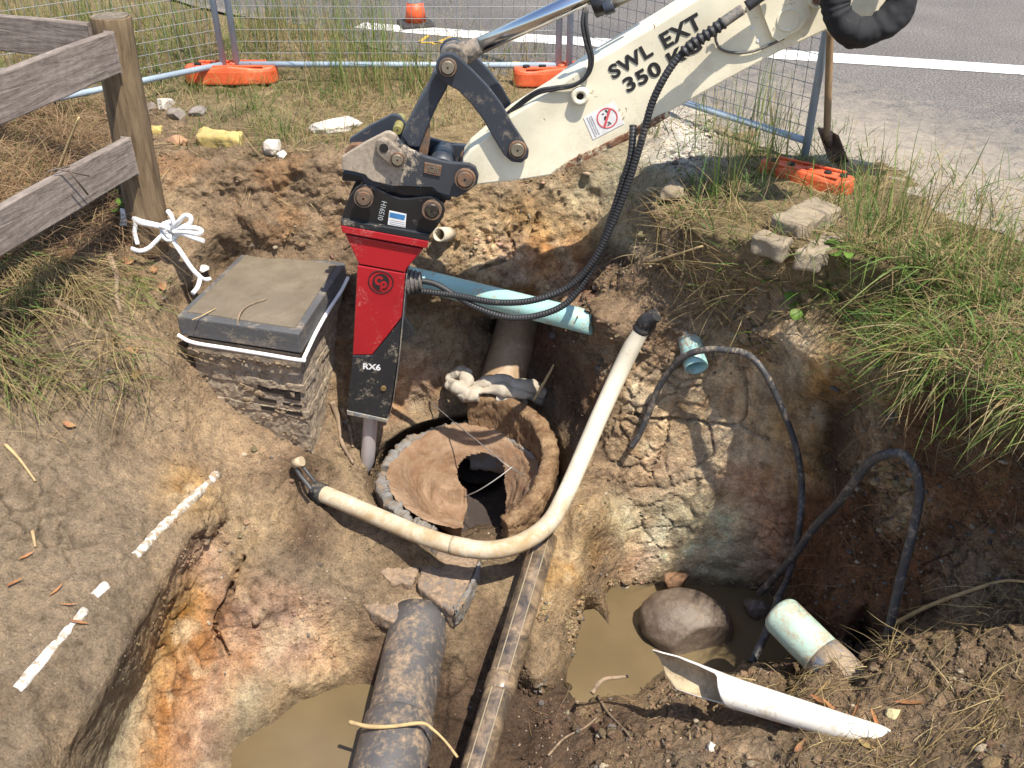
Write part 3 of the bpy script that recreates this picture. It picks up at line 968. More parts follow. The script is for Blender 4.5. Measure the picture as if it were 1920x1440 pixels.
GBVH = BVHTree.FromPolygons(TV.tolist(), TF.tolist())
def hit(u, v, lift=0.0):
    """point of the ground seen at a photo position"""
    d = ray(u, v)
    loc, nor, idx, dist = GBVH.ray_cast(Vector((0, 0, CAM_H)), V(d).normalized())
    if loc is None: loc = V(atz(u, v, 0)); nor = Vector((0, 0, 1))
    if nor.dot(V(d)) > 0: nor = -nor
    return np.array(loc) + lift * np.array(nor), np.array(nor)
def ground_z(x, y):
    loc, nor, idx, dist = GBVH.ray_cast(Vector((x, y, 3.0)), Vector((0, 0, -1)))
    return loc.z if loc is not None else 0.0
# ------------------------------------------------------------ muddy water
m_water, nt, bs = new_mat('muddy_water')
pos = nd(nt, 'ShaderNodeNewGeometry').outputs['Position']
nw = noise_node(nt, 3.0, 4, 0.5, pos)
r = ramp(nt, nw.outputs[0], [(0.3, (.125, .092, .050)), (0.7, (.165, .122, .066))])
nt.links.new(r.outputs[0], bs.inputs['Base Color'])
bs.inputs['Roughness'].default_value = 0.14; bs.inputs['Specular IOR Level'].default_value = 0.5
bump(nt, bs, noise_node(nt, 14, 3, 0.5, pos).outputs[0], 0.03, 0.01)
def water(name, pts, z, label):
    v = [np.array([x, y, z]) for x, y in pts]
    o = obj(name, v, [tuple(range(len(v)))], m_water, smooth=False)
    tag(o, label, kind='structure')
w1 = [atz(u, v, -1.965)[:2] for u, v in ((430, 1480), (440, 1360), (520, 1280), (640, 1262), (730, 1290), (720, 1400), (680, 1600), (420, 1600))]
water('water', w1, -1.965, 'muddy water lying in the left corner of the pit')
w2 = [atz(u, v, -1.965)[:2] for u, v in ((1030, 1320), (1040, 1180), (1090, 1085), (1210, 1070), (1420, 1075), (1560, 1120), (1660, 1230), (1450, 1330), (1200, 1370))]
water('water', w2, -1.965, 'muddy water lying below the pale clay wall')

# ------------------------------------------------------------ road: asphalt sheet, dust, painted markings
m_road, nt, bs = new_mat('asphalt')
pos = nd(nt, 'ShaderNodeNewGeometry').outputs['Position']
at = nd(nt, 'ShaderNodeVertexColor'); at.layer_name = 'Col'
na = noise_node(nt, 75, 6, 0.85, pos); nb = noise_node(nt, 1.7, 6, 0.6, pos); nc = noise_node(nt, 9, 8, 0.7, pos, 0.6)
base = ramp(nt, na.outputs[0], [(0.36, (.034, .031, .029)), (0.5, (.118, .107, .099)), (0.62, (.31, .28, .255))])
tone = ramp(nt, nb.outputs[0], [(0.3, g(.85)), (0.7, g(1.15))])
c = mix(nt, 1.0, base.outputs[0], tone.outputs[0], 'MULTIPLY')
sepn = nd(nt, 'ShaderNodeSeparateColor'); nt.links.new(at.outputs[0], sepn.inputs[0])
addm = nd(nt, 'ShaderNodeMath', operation='MULTIPLY_ADD'); nt.links.new(nc.outputs[0], addm.inputs[0]); addm.inputs[1].default_value = 1.5
nt.links.new(sepn.outputs[0], addm.inputs[2])
dm = ramp(nt, addm.outputs[0], [(0.0, g(0)), (1.0, g(1))])
mr = nd(nt, 'ShaderNodeMapRange'); nt.links.new(addm.outputs[0], mr.inputs[0]); mr.inputs[1].default_value = 0.95; mr.inputs[2].default_value = 1.75
dust = ramp(nt, noise_node(nt, 30, 6, 0.7, pos).outputs[0], [(0.3, (.23, .195, .152)), (0.7, (.36, .31, .25))])
c = mix(nt, sepn.outputs[2], c, (.80, .81, .83), 'MULTIPLY')
c = mix(nt, mr.outputs[0], c, dust.outputs[0])
chalk = ramp(nt, noise_node(nt, 6, 9, 0.75, pos, 1.2).outputs[0], [(0.66, g(0)), (0.74, g(.7))])
chm = mix(nt, 1.0, chalk.outputs[0], sepn.outputs[1], 'MULTIPLY')
c = mix(nt, chm, c, (.6, .56, .5))
nt.links.new(c, bs.inputs['Base Color']); bs.inputs['Roughness'].default_value = .9; bs.inputs['Specular IOR Level'].default_value = .25
bump(nt, bs, na.outputs[0], .5, .004)
edge_px = [(300, -8), (370, 12), (430, 26), (520, 40), (590, 50), (640, 66), (700, 88), (780, 104), (860, 128), (950, 140), (1030, 150), (1110, 168), (1200, 185), (1270, 197), (1330, 226), (1400, 263), (1470, 296), (1540, 318), (1600, 342), (1660, 362), (1720, 382), (1800, 412), (1860, 436), (1920, 458), (2050, 510), (2250, 590)]
E = spline([atz(u, v, 0.0) for u, v in edge_px], 8)
E = E + np.stack([.035 * fbm(E * 5, 3, 1), .05 * fbm(E * 5, 3, 2), 0 * E[:, 0]], 1)
E[0] = (-7, 9.2, 0); E = np.vstack([[-60, 10.5, 0], E, [7, .5, 0], [60, -30, 0]])
rows = [0, .12, .3, .55, .9, 1.3, 1.8, 2.4, 3.2, 4.5, 7, 12, 30, 90]
v = []; cols = []
for i, k in enumerate(rows):
    for j, e in enumerate(E):
        dirn = np.array([.35, 1.0, 0]) if j < len(E) - 2 else np.array([1.0, .8, 0])
        p = e + dirn * k
        v.append([p[0], p[1], 0.0])
        near = math.exp(-k / .22)
        a = max(0.0, min(1.0, (p[0] - .9) / .9)) * max(0.0, 1 - max(0, k - .4) / 1.7)
        cols.append([min(1, .55 * near + 1.05 * a), min(1.0, max(0, (p[0] - 1.6)) * 1.2), 1.0 if k < 1.4 else 0.0])
n = len(E)
f = [(i * n + j, i * n + j + 1, (i + 1) * n + j + 1, (i + 1) * n + j) for i in range(len(rows) - 1) for j in range(n - 1)]
road = obj('road', v, f, m_road, smooth=False, colors=np.array(cols), loc=(0, 8, 0))
tag(road, 'grey asphalt road and dusty apron beyond the mesh fence', kind='structure')
m_line, nt, bs = new_mat('road_paint')
pos = nd(nt, 'ShaderNodeNewGeometry').outputs['Position']
r = ramp(nt, noise_node(nt, 30, 8, .75, pos).outputs[0], [(.36, (.22, .21, .20)), (.43, (.62, .61, .58)), (.7, (.80, .79, .76))])
nt.links.new(r.outputs[0], bs.inputs['Base Color']); bs.inputs['Roughness'].default_value = .8
top = [(683, 42), (900, 58), (1133, 72), (1467, 93), (1920, 123), (2400, 155)]
bot = [(663, 52), (900, 73), (1133, 88), (1440, 109), (1920, 140), (2400, 174)]
T_ = spline([atz(u, v_, .004) for u, v_ in top], 6); B_ = spline([atz(u, v_, .004) for u, v_ in bot], 6)
v = np.vstack([T_, B_]); n = len(T_)
f = [(i, n + i, n + i + 1, i + 1) for i in range(n - 1)]
o = obj('road_marking', v, f, m_line, smooth=False); tag(o, 'white edge line painted along the road', kind='structure')
m_yel = plain('yellow_paint', (.55, .33, .03), .8)
mk = MB()
for q in (((782, 78), (800, 66), (806, 67), (790, 79)), ((808, 82), (842, 68), (848, 70), (816, 84)), ((790, 78), (838, 78), (838, 80.5), (790, 81)), ((957, 116), (974, 115), (974, 118), (957, 119))):
    P = [atz(a, b, .004) for a, b in q]; mk.add(P, [(0, 1, 2, 3)])
o = mk.make('road_marking', m_yel, smooth=False); tag(o, 'yellow survey marks sprayed on the asphalt by the cone', kind='structure')
# ------------------------------------------------------------ EXCAVATOR ARM and the hydraulic breaker it holds
m_cream = worn('cream_paint', (.78, .72, .55), (.50, .41, .28), .26, 7, .36, rust=(.17, .075, .04), rust_amt=.26, bmp=.06, fine=90, bias=((.41, 0, -.91), .20, .7), sharp=.3)
m_rusty = worn('rusted_edge', (.62, .54, .36), (.19, .085, .045), .66, 14, .6, rust=(.15, .06, .03), rust_amt=.5, bmp=.25, fine=70)
m_dsteel = worn('dark_steel_paint', (.036, .042, .055), (.17, .14, .11), .17, 7, .42, rust=(.14, .07, .04), rust_amt=.12, bmp=.10)
m_muddy = worn('muddy_steel_paint', (.040, .044, .052), (.34, .28, .215), .60, 6, .5, rust=(.16, .085, .05), rust_amt=.12, bmp=.22, sharp=.06, bias=((-1, 0, 0), -.47, 2.0))
m_muddy2 = worn('grimy_steel', (.10, .09, .08), (.25, .20, .15), .5, 16, .55, rust=(.13, .08, .05), rust_amt=.2, bmp=.2)
m_black = worn('black_paint', (.016, .016, .018), (.17, .14, .11), .14, 8, .35, bmp=.08)
m_red = worn('red_paint', (.37, .013, .020), (.44, .16, .13), .22, 5, .34, bmp=.05, fine=110, dirt_rough=.5)
m_blackdirty = worn('scuffed_black_paint', (.018, .020, .024), (.30, .25, .18), .30, 7, .4, bmp=.1)
m_pin = worn('worn_pin_steel', (.26, .235, .18), (.16, .10, .06), .35, 30, .45, metal=.55, bmp=.12)
m_rpin = worn('rusty_pin_steel', (.16, .12, .09), (.19, .10, .055), .55, 26, .5, metal=.4, bmp=.15)
m_chrome, nt, bs = new_mat('chrome'); bs.inputs['Base Color'].default_value = (.62, .63, .66, 1); bs.inputs['Metallic'].default_value = 1; bs.inputs['Roughness'].default_value = .16
m_steel = worn('chisel_steel', (.52, .48, .48), (.30, .24, .22), .38, 16, .42, metal=.45, bmp=.12, stretch=(1, 1, .3))
m_rub = worn('black_rubber', (.022, .022, .024), (.14, .12, .10), .14, 12, .55, bmp=.05)
m_grey = worn('grey_rubber', (.10, .095, .09), (.24, .20, .16), .4, 9, .6, bmp=.1)
m_ink = plain('black_lettering', (.018, .017, .018), .5)
m_white = plain('white_print', (.72, .71, .70), .5)
m_redprint = plain('red_print', (.62, .10, .11), .5)
m_bluep = plain('blue_print', (.05, .19, .42), .4)
m_dark = plain('dark_hole', (.012, .010, .009), .9)
m_cloth = worn('black_cloth', (.012, .012, .014), (.06, .055, .05), .15, 9, .85, bmp=.15)

YN = 3.86                                    # near faces of the linkage
PXM = 1 / FPX
EXT = atz(1180, 150, 0); 
arm = thing('excavator_arm', aty(1600, 30, 3.95), 'cream steel excavator arm with black linkage and lifting limit lettering', 'excavator arm')
brk = thing('hydraulic_breaker', aty(695, 890, 3.97), 'red and black hydraulic rock breaker with a steel chisel on the manhole edge', 'rock breaker')
# --- arm box section (side plates, top, bottom), thickness .17 m
A0, A1 = 3.90, 4.07
arm_px = [(868, 300), (880, 283), (905, 262), (957, 218), (1033, 171), (1073, 141), (1113, 115), (1173, 80), (1240, 40), (1316, -8), (1440, -95), (2080, -420), (2080, -210), (1760, -26), (1700, 2), (1640, 30), (1548, 58), (1460, 98), (1360, 152), (1252, 212), (1212, 232), (1150, 264), (1100, 289), (1062, 308), (1046, 318), (1034, 329), (985, 337), (905, 346), (880, 350), (862, 335)]
v, f = plate(arm_px, A0, A1)
body = obj('arm_body', v, f, m_cream, arm, smooth=False, bevel=.008)
# rusted lower flange: a wear strip under the arm, proud of the side
v, f = plate([(1215, 226), (1255, 207), (1258, 218), (1190, 257), (1130, 286), (1062, 318), (1046, 324), (1044, 316), (1062, 304), (1110, 280), (1150, 262)], A0 - .004, A1 + .004)
obj('wear_strip', v, f, m_rusty, arm, smooth=False, bevel=.004)
for (u, v_) in ((1233, 224), (1192, 243), (1145, 271), (1088, 294)):
    vv_, ff_ = disc((u, v_), A0 - .012, A0 + .01, 4.5, 16); obj('bolt', vv_, ff_, m_rpin, arm, smooth=False)
# lower bulge and flange near the elbow
v, f = plate([(1545, 40), (1548, 58), (1570, 72), (1592, 90), (1612, 91), (1640, 80), (1690, 30), (1760, -26), (1640, -20)], A0 + .02, A1 - .02)
obj('elbow_plate', v, f, m_cream, arm, smooth=False, bevel=.004)
v, f = plate([(1411, -10), (1418, -10), (1436, 40), (1448, 70), (1460, 78), (1500, 56), (1520, 30), (1512, -30)], A0 - .028, A0 + .01)
br_ = obj('hose_bracket', v, f, m_cream, arm, smooth=False, bevel=.008)
# recessed round boss on the bracket
c = aty(1478, 38, A0 - .028)
def ringdisc(px, y0, r0, r1, depth, seg=32, dyc=0.0):
    """annulus with depth facing the viewer"""
    c = aty(px[0], px[1], y0); s = y0 / ray(*px)[1] / FPX
    v = []; f = []
    prof = [(r1, depth), (r1 * .96, 0), (r0 * 1.06, 0), (r0, depth * .9)]
    for rr, dy in prof:
        for k in range(seg):
            a = 2 * math.pi * k / seg; v.append((c[0] + rr * s * math.cos(a), c[1] + dy, c[2] + rr * s * math.sin(a)))
    for i in range(3):
        for k in range(seg):
            q = (k + 1) % seg; f.append((i * seg + k, i * seg + q, (i + 1) * seg + q, (i + 1) * seg + k))
    return v, f
v, f = ringdisc((1478, 38), A0 - .033, 17, 22, .006); obj('pressed_boss', v, f, m_cream, arm)
v, f = ringdisc((1534, 0), A0 - .045, 9, 17, .05); b_ = obj('pivot_boss', v, f, m_cream, arm)
v, f = disc((1534, 0), A0 - .055, A0, 9); obj('pivot_pin', v, f, m_rpin, arm, smooth=False)
for px in ((1411, 54), (1422, 76)):
    v, f = disc(px, A0 - .003, A0 + .003, 4.0, 14); obj('bracket_hole', v, f, m_white, arm, smooth=False)
# lifting eye boss with a hole
v, f = ringdisc((1088, 182), A0 - .030, 7, 17.5, .034); bo = obj('boss', v, f, m_cream, arm)
v, f = disc((1088, 182), A0 - .010, A0 + .004, 7.4); obj('boss_hole', v, f, m_dark, arm, smooth=False)
# --- lettering
def text_mesh(s, size, bold=0.0, spacing=1.0):
    cu = bpy.data.curves.new('lettering', 'FONT'); cu.body = s; cu.size = size; cu.offset = bold; cu.extrude = 0.0006; cu.space_character = spacing
    cu.resolution_u = 6
    o = bpy.data.objects.new('lettering', cu); COL.objects.link(o)
    dg = bpy.context.evaluated_depsgraph_get(); dg.update()
    me = bpy.data.meshes.new_from_object(o.evaluated_get(dg))
    v = np.array([q.co[:] for q in me.vertices]); f = [list(p.vertices) for p in me.polygons]
    bpy.data.objects.remove(o); bpy.data.curves.remove(cu); bpy.data.meshes.remove(me)
    return v, f
def letter(s, px0, px1, y, cap_px, name, mat, parent, bold=.0, spacing=1.0, flip=False):
    """text whose baseline runs between two photo points on the plane y"""
    a, b = aty(*px0, y), aty(*px1, y)
    ex = (b - a); Lw = np.linalg.norm(ex); ex /= Lw; n = np.array([0, -1.0, 0]); ez = np.cross(n, ex)
    v, f = text_mesh(s, 1.0, bold, spacing)
    s_ = y / ray(*px0)[1] / FPX
    hx = v[:, 0].max() - v[:, 0].min(); hy = v[:, 1].max() - min(0, v[:, 1].min())
    sx = Lw / hx; sy = cap_px * s_ / hy
    w = a + ((v[:, 0] - v[:, 0].min()) * sx)[:, None] * ex + (v[:, 1] * sy)[:, None] * ez + (v[:, 2])[:, None] * n
    return obj(name, w, f, mat, parent, smooth=False)
letter('SWL', (1150, 148), (1226, 101), A0 - .0025, 27, 'lettering', m_ink, arm, .034, 1.1)
letter('EXT', (1247, 91), (1319, 49), A0 - .0025, 30, 'lettering', m_ink, arm, .034, 1.1)
letter('350', (1177, 173), (1243, 136), A0 - .0025, 28, 'lettering', m_ink, arm, .034, 1.1)
letter('KG', (1259, 125), (1318, 90), A0 - .0025, 28, 'lettering', m_ink, arm, .034, 1.1)
# --- warning sticker with a red prohibition ring
sq = [(1094, 221), (1152, 191), (1170, 232), (1112, 262)]
v, f = plate(sq, A0 - .0022, A0 + .002); st = obj('warning_sticker', v, f, m_white, arm, smooth=False)
v, f = ringdisc((1138.5, 221.5), A0 - .0042, 17.2, 20, .002, 40); obj('prohibition_ring', v, f, m_redprint, st, smooth=False)
v, f = plate([(1141.5, 203), (1146, 204), (1135, 240), (1131, 239)], A0 - .0046, A0 - .003); obj('prohibition_bar', v, f, m_redprint, st, smooth=False)
k = MB()
for q in ([(1133, 219), (1136, 217), (1137, 224), (1133, 225)], [(1128, 214), (1132, 212), (1133, 214), (1129, 215)], [(1134, 207), (1137, 206), (1140, 210), (1138, 211)],
          [(1139, 229), (1142, 228), (1147, 232), (1146, 233)], [(1139, 234), (1143, 232), (1143, 234), (1140, 236)]):
    k.add(*plate(q, A0 - .0038, A0 - .003))
k.make('pictogram', m_ink, st, smooth=False)
m_fadedink = plain('faded_print', (.36, .35, .36), .6)
k = MB()
for i, (x0, x1) in enumerate(((0, 1), (0.04, .92), (.0, .96))):
    a = np.array([1100 + i * 3.6, 221 - i * 1.9]); d_ = np.array([16.5, 36.5])
    t = x0
    while t < x1:
        w_ = .05 + .07 * random.random(); p0 = a + d_ * t; p1 = a + d_ * min(t + w_, x1); nrm = np.array([1.5, -.7])
        k.add(*plate([tuple(p0), tuple(p0 + nrm), tuple(p1 + nrm), tuple(p1)], A0 - .0036, A0 - .003)); t += w_ + .03
k.make('small_print', m_fadedink, st, smooth=False)
# --- linkage: two curved side links, tipping link, coupler
def Z4(L): return [(620 + x / 4.8, 80 + y / 4.8) for x, y in L]
link_px = Z4([(945, 240), (950, 175), (985, 122), (1040, 95), (1100, 97), (1150, 130), (1280, 255), (1420, 400), (1540, 560), (1640, 740), (1740, 890), (1785, 975), (1775, 1040), (1715, 1085), (1630, 1075), (1560, 1015), (1470, 870), (1375, 700), (1270, 560), (1150, 435), (1050, 380), (975, 320)])
for y0 in (YN, 4.10):
    P = link_px
    s = YN / y0
    A = [aty(u, v_, YN) + np.array([0, y0 - YN, 0]) for u, v_ in P]
    B = [a + np.array([0, .024, 0]) for a in A]
    v, f = hexa(A, B); obj('side_link', v, [tuple(reversed(q)) for q in f], m_dsteel, arm, smooth=False, bevel=.005)
def pin(px, y0, y1, r, mat, parent, name='pin', collar=None):
    v, f = disc(px, y0, y1, r); o = obj(name, v, f, mat, parent, smooth=False)
    if collar:
        v, f = ringdisc(px, y0 + .006, r * 1.02, collar, .02); obj('pin_collar', v, f, m_rpin, o, smooth=False)
    v, f = disc(px, y0 - .001, y0 + .004, r * .18, 10); obj('grease_nipple', v, f, m_dark, o, smooth=False)
    return o
pin(Z4([(1053, 228)])[0], YN - .028, 4.16, 12.5, m_pin, arm, collar=17)
pin(Z4([(1682, 972)])[0], YN - .028, 4.16, 13, m_pin, arm, collar=17)
# rod eye and chrome rod of the tipping cylinder
e0 = aty(851, 108, 3.97); e1 = aty(1122, -16, 3.97)
d_ = (e1 - e0) / np.linalg.norm(e1 - e0)
v, f = tube([e0 + np.array([0, -.055, 0]), e0 + np.array([0, .055, 0])], .058, 28); obj('rod_eye', v, f, m_muddy2, arm, bevel=.006)
v, f = tube([e0 + d_ * .03, e0 + d_ * .07, e0 + d_ * .10, e0 + d_ * .12], [.05, .042, .037, .034], 24); obj('rod_neck', v, f, m_muddy2, arm)
v, f = tube([e0 + d_ * .11, e1 + d_ * .25], .0335, 32); obj('chrome_rod', v, f, m_chrome, arm)
g0 = aty(1112, 12, 3.97)
gl = aty(1125, 6, 3.97)
v, f = tube([gl - d_ * .035, gl - d_ * .03, gl + d_ * .03, gl + d_ * .035], [.038, .047, .047, .038], 24); obj('cylinder_gland', v, f, m_black, arm)
v, f = tube([aty(1131, 18, 3.93), aty(1150, 9, 3.93)], [.026, .030], 16); obj('gland_fitting', v, f, m_dsteel, arm, bevel=.004)
v, f = tube([aty(1150, 9, 3.93), aty(1170, 0, 3.93), aty(1200, -14, 3.93)], [.016, .014, .014], 12); obj('grease_pipe', v, f, m_pin, arm)
# thin grease hoses falling from the gland to the top of the arm
for k_, off in enumerate((0, 7)):
    P = spline([aty(1096 + off * .6, 15, 3.90), aty(1092 + off, 45, 3.88), aty(1098 + off, 80, 3.87), aty(1106 + off * .7, 112, 3.87), aty(1100 + off * .4, 140, 3.875), aty(1078, 158 + k_ * 2, 3.88), aty(1040, 164 + k_ * 4, 3.885), aty(1005, 172 + k_ * 5, 3.9), aty(960, 205 + k_ * 5, 3.95), aty(905, 258, 3.97)], 8)
    v, f = tube(P, .0075, 8); obj('grease_hose', v, f, m_rub, arm)
P = spline([aty(1344, 58, A0 - .03), aty(1342, 75, A0 - .012), aty(1352, 92, A0 - .012), aty(1378, 99, A0 - .012), aty(1412, 96, A0 - .012), aty(1448, 82, A0 - .012), aty(1470, 72, A0 - .012)], 8)
v, f = tube(P, .0055, 8); obj('thin_cable', v, f, m_grey, arm)
# tipping link: a solid bar between the coupler and the rod eye
v, f = plate(Z4([(925, 270), (1000, 220), (1080, 300), (1045, 420), (965, 560), (862, 790), (800, 950), (700, 940), (635, 850), (700, 720), (800, 520), (862, 420)]), 3.915, 4.045)
obj('tipping_link', v, f, m_dsteel, arm, smooth=False, bevel=.008)
v, f = plate([(786, 240), (806, 215), (806, 265), (800, 300), (786, 295)], 3.93, 3.94); obj('link_shim', v, f, m_rpin, arm, smooth=False)
# quick coupler
cpl_px = Z4([(100, 1030), (300, 905), (490, 808), (530, 805), (575, 825), (610, 870), (650, 920), (720, 970), (860, 1030), (1050, 1080), (1250, 1095), (1305, 1125), (1332, 1200), (1318, 1275), (1225, 1345), (1140, 1395), (1080, 1388), (960, 1348), (915, 1305), (800, 1300), (560, 1290), (380, 1250), (335, 1222), (310, 1190), (215, 1165), (100, 1145)])
v, f = plate(cpl_px, YN, YN + .026); obj('coupler_plate', v, f, m_muddy, arm, smooth=False, bevel=.004)
A = [aty(u, v_, YN) + np.array([0, .235, 0]) for u, v_ in cpl_px]; B = [a + np.array([0, .026, 0]) for a in A]
v, f = hexa(A, B); obj('coupler_plate', v, [tuple(reversed(q)) for q in f], m_dsteel, arm, smooth=False, bevel=.004)
# far hook with its lifting eye
A = [aty(u, v_, YN) + np.array([0, .20, 0]) for u, v_ in ((632, 315), (645, 300), (668, 300), (700, 320), (690, 345), (650, 340))]; B = [a + np.array([0, .035, 0]) for a in A]
v, f = hexa(A, B); obj('lifting_lug', v, [tuple(reversed(q)) for q in f], m_rpin, arm, smooth=False, bevel=.005)
# inner cross members
for (a, r, m_) in (((700, 330), .05, m_dsteel), ((800, 338), .045, m_black), ((826, 320), .055, m_dsteel), ((760, 345), .05, m_black)):
    p = aty(*a, YN + .02); v, f = tube([p, p + np.array([0, .22, 0])], r, 20); obj('cross_tube', v, f, m_, arm)
v, f = plate(Z4([(110, 1150), (310, 1190), (560, 1290), (915, 1305), (1090, 1390), (1080, 1430), (900, 1420), (500, 1350), (300, 1260), (95, 1250)]), YN + .03, YN + .21); obj('coupler_jaw', v, f, m_black, arm, smooth=False, bevel=.01)
# coupler side lever with slot and pin
lev = Z4([(400, 930), (415, 885), (460, 870), (520, 885), (640, 990), (672, 1050), (650, 1120), (600, 1135), (540, 1110), (420, 1010)])
v, f = plate(lev, YN - .03, YN + .002); lv = obj('coupler_lever', v, f, worn('pale_mud_steel', (.16, .13, .10), (.36, .30, .235), .6, 9, .7, bmp=.2), arm, smooth=False, bevel=.006)
v, f = disc(Z4([(478, 950)])[0], YN - .033, YN, 9, 20); obj('lever_hole', v, f, m_dark, lv, smooth=False)
pin(Z4([(600, 1060)])[0], YN - .046, YN + .02, 11, m_pin, arm, collar=15)
pin(Z4([(1208, 1235)])[0], YN - .05, 4.16, 15, m_rpin, arm, collar=20)
pin(Z4([(600, 790)])[0], 4.02, 4.2, 9, plain('yellow_zinc', (.33, .29, .10), .5, .3), arm, name='hitch_pin')
# embossed tag: letters S2S style plate
v, f = plate(Z4([(845, 1080), (1000, 1110), (985, 1205), (835, 1172)]), YN - .008, YN + .002); tg = obj('embossed_tag', v, f, m_rpin, arm, smooth=False, bevel=.002)
letter('S2S', Z4([(868, 1155)])[0], Z4([(968, 1178)])[0], YN - .0095, 11, 'lettering', m_pin, tg, .02)
# --- main hydraulic hoses (ribbed guards) from arm to breaker
def ribbed(P, r, pitch=.014, seg=12, amt=.11):
    P = np.asarray(P); L = np.r_[0, np.cumsum(np.linalg.norm(np.diff(P, axis=0), axis=1))]
    n = int(L[-1] / pitch * 6); t = np.linspace(0, L[-1], n)
    Q = np.stack([np.interp(t, L, P[:, c]) for c in range(3)], 1)
    rr = r * (1 + amt * np.clip(np.sin(2 * np.pi * t / pitch) * 1.6, -1, 1) * .5)
    return tube(Q, rr, seg)
H1 = spline([aty(1420, 0, 3.82), aty(1385, 22, 3.82), aty(1345, 50, 3.80), aty(1305, 78, 3.80), aty(1270, 110, 3.79), aty(1243, 150, 3.78), aty(1222, 195, 3.78), aty(1208, 245, 3.78), aty(1192, 300, 3.78), aty(1172, 360, 3.78), aty(1146, 425, 3.78), aty(1112, 490, 3.78), aty(1066, 538, 3.79), aty(1000, 563, 3.80), aty(930, 567, 3.84), aty(860, 555, 3.92), aty(800, 547, 3.97), aty(772, 545, 3.98)], 10)
v, f = ribbed(H1[12:], .0150); obj('hydraulic_hose', v, f, m_rub, arm)
v, f = tube(H1[8:22], .021, 14); obj('hose_cuff', v, f, m_grey, arm)
v, f = tube(spline([aty(1400, 12, 3.82), aty(1425, -6, 3.82), aty(1460, -30, 3.82)], 6), [.021] * 13, 14); obj('hose_cuff', v, f, m_rub, arm)
H2 = spline([aty(1187, 235, 3.86), aty(1186, 262, 3.83), aty(1181, 300, 3.81), aty(1165, 350, 3.81), aty(1142, 420, 3.81), aty(1112, 500, 3.80), aty(1066, 565, 3.79), aty(1010, 591, 3.79), aty(950, 595, 3.82), aty(890, 575, 3.88), aty(848, 550, 3.94), aty(815, 532, 3.97), aty(775, 524, 3.98)], 10)
v, f = ribbed(H2[:95], .0150); obj('hydraulic_hose', v, f, m_rub, arm)
v, f = tube(H2[92:], .0135, 12); obj('hose_tail', v, f, m_rub, arm)
# spiral wrap seen on the arm
P = spline([aty(1357, 42, 3.79), aty(1330, 62, 3.785), aty(1305, 79, 3.785), aty(1280, 100, 3.785)], 12)
v, f = ribbed(P, .0215, .024, 12, .35); obj('hose_wrap', v, f, m_rub, arm)
# black cloth sleeve round the hoses at the elbow
P = spline([aty(1556, -230, 3.96), aty(1560, -150, 3.82), aty(1564, -70, 3.75), aty(1566, -10, 3.72), aty(1569, 18, 3.71), aty(1582, 42, 3.70), aty(1606, 59, 3.70), aty(1636, 58, 3.70), aty(1664, 42, 3.70), aty(1684, 18, 3.71), aty(1694, -12, 3.72), aty(1701, -70, 3.75), aty(1706, -150, 3.82), aty(1712, -230, 3.96)], 14)
n = len(P); t = np.linspace(0, 1, n)
rr = .053 * (1 + .035 * np.sin(t * 130 + 3 * np.sin(t * 23)) * (t < .45) + .03 * np.sin(t * 47 + 2 * np.sin(t * 31)))
v, f = tube(P, rr, 36, jitter=.016, seed=4); obj('hose_sleeve', v, f, m_cloth, arm)
# --- breaker: bracket, housing, chisel
def Z5(L): return [(600 + x / 6.4, 320 + y / 6.4) for x, y in L]
def Z8(L): return [(600 + x / 3.79, 540 + y / 3.79) for x, y in L]
B0 = 3.875
brk_px = Z5([(255, 600), (272, 520), (300, 430), (350, 320), (420, 220), (490, 172), (560, 162), (640, 190), (800, 272), (900, 315), (960, 335), (1060, 338), (1250, 315), (1340, 312), (1420, 340), (1480, 410), (1500, 480), (1478, 560), (1400, 680), (1310, 790)])
v, f = plate(brk_px, B0, B0 + .022); obj('bracket_plate', v, f, m_black, brk, smooth=False, bevel=.004)
A = [aty(u, v_, B0) + np.array([0, .175, 0]) for u, v_ in brk_px]; Bq = [a + np.array([0, .022, 0]) for a in A]
v, f = hexa(A, Bq); obj('bracket_plate', v, [tuple(reversed(q)) for q in f], m_black, brk, smooth=False, bevel=.004)
v, f = plate(Z5([(250, 585), (1320, 765), (1300, 845), (245, 655)]), B0 - .02, B0 + .215); obj('bracket_base', v, f, m_blackdirty, brk, smooth=False, bevel=.004)
v, f = plate(Z5([(245, 657), (1300, 847), (1285, 935), (270, 748)]), B0 - .02, B0 + .215); obj('top_flange', v, f, m_red, brk, smooth=False, bevel=.004)
for p in Z5([(520, 340)]): pin(p, B0 - .06, 4.13, 14, m_rpin, brk, collar=18.5)
for p in Z5([(1340, 485)]): pin(p, B0 - .06, 4.13, 13, worn('greased_pin', (.06, .055, .05), (.22, .16, .09), .35, 30, .35, metal=.6), brk, collar=19)
v, f = plate([(702, 350), (790, 372), (790, 420), (700, 405)], B0 + .03, B0 + .17); obj('bracket_web', v, f, m_black, brk, smooth=False)
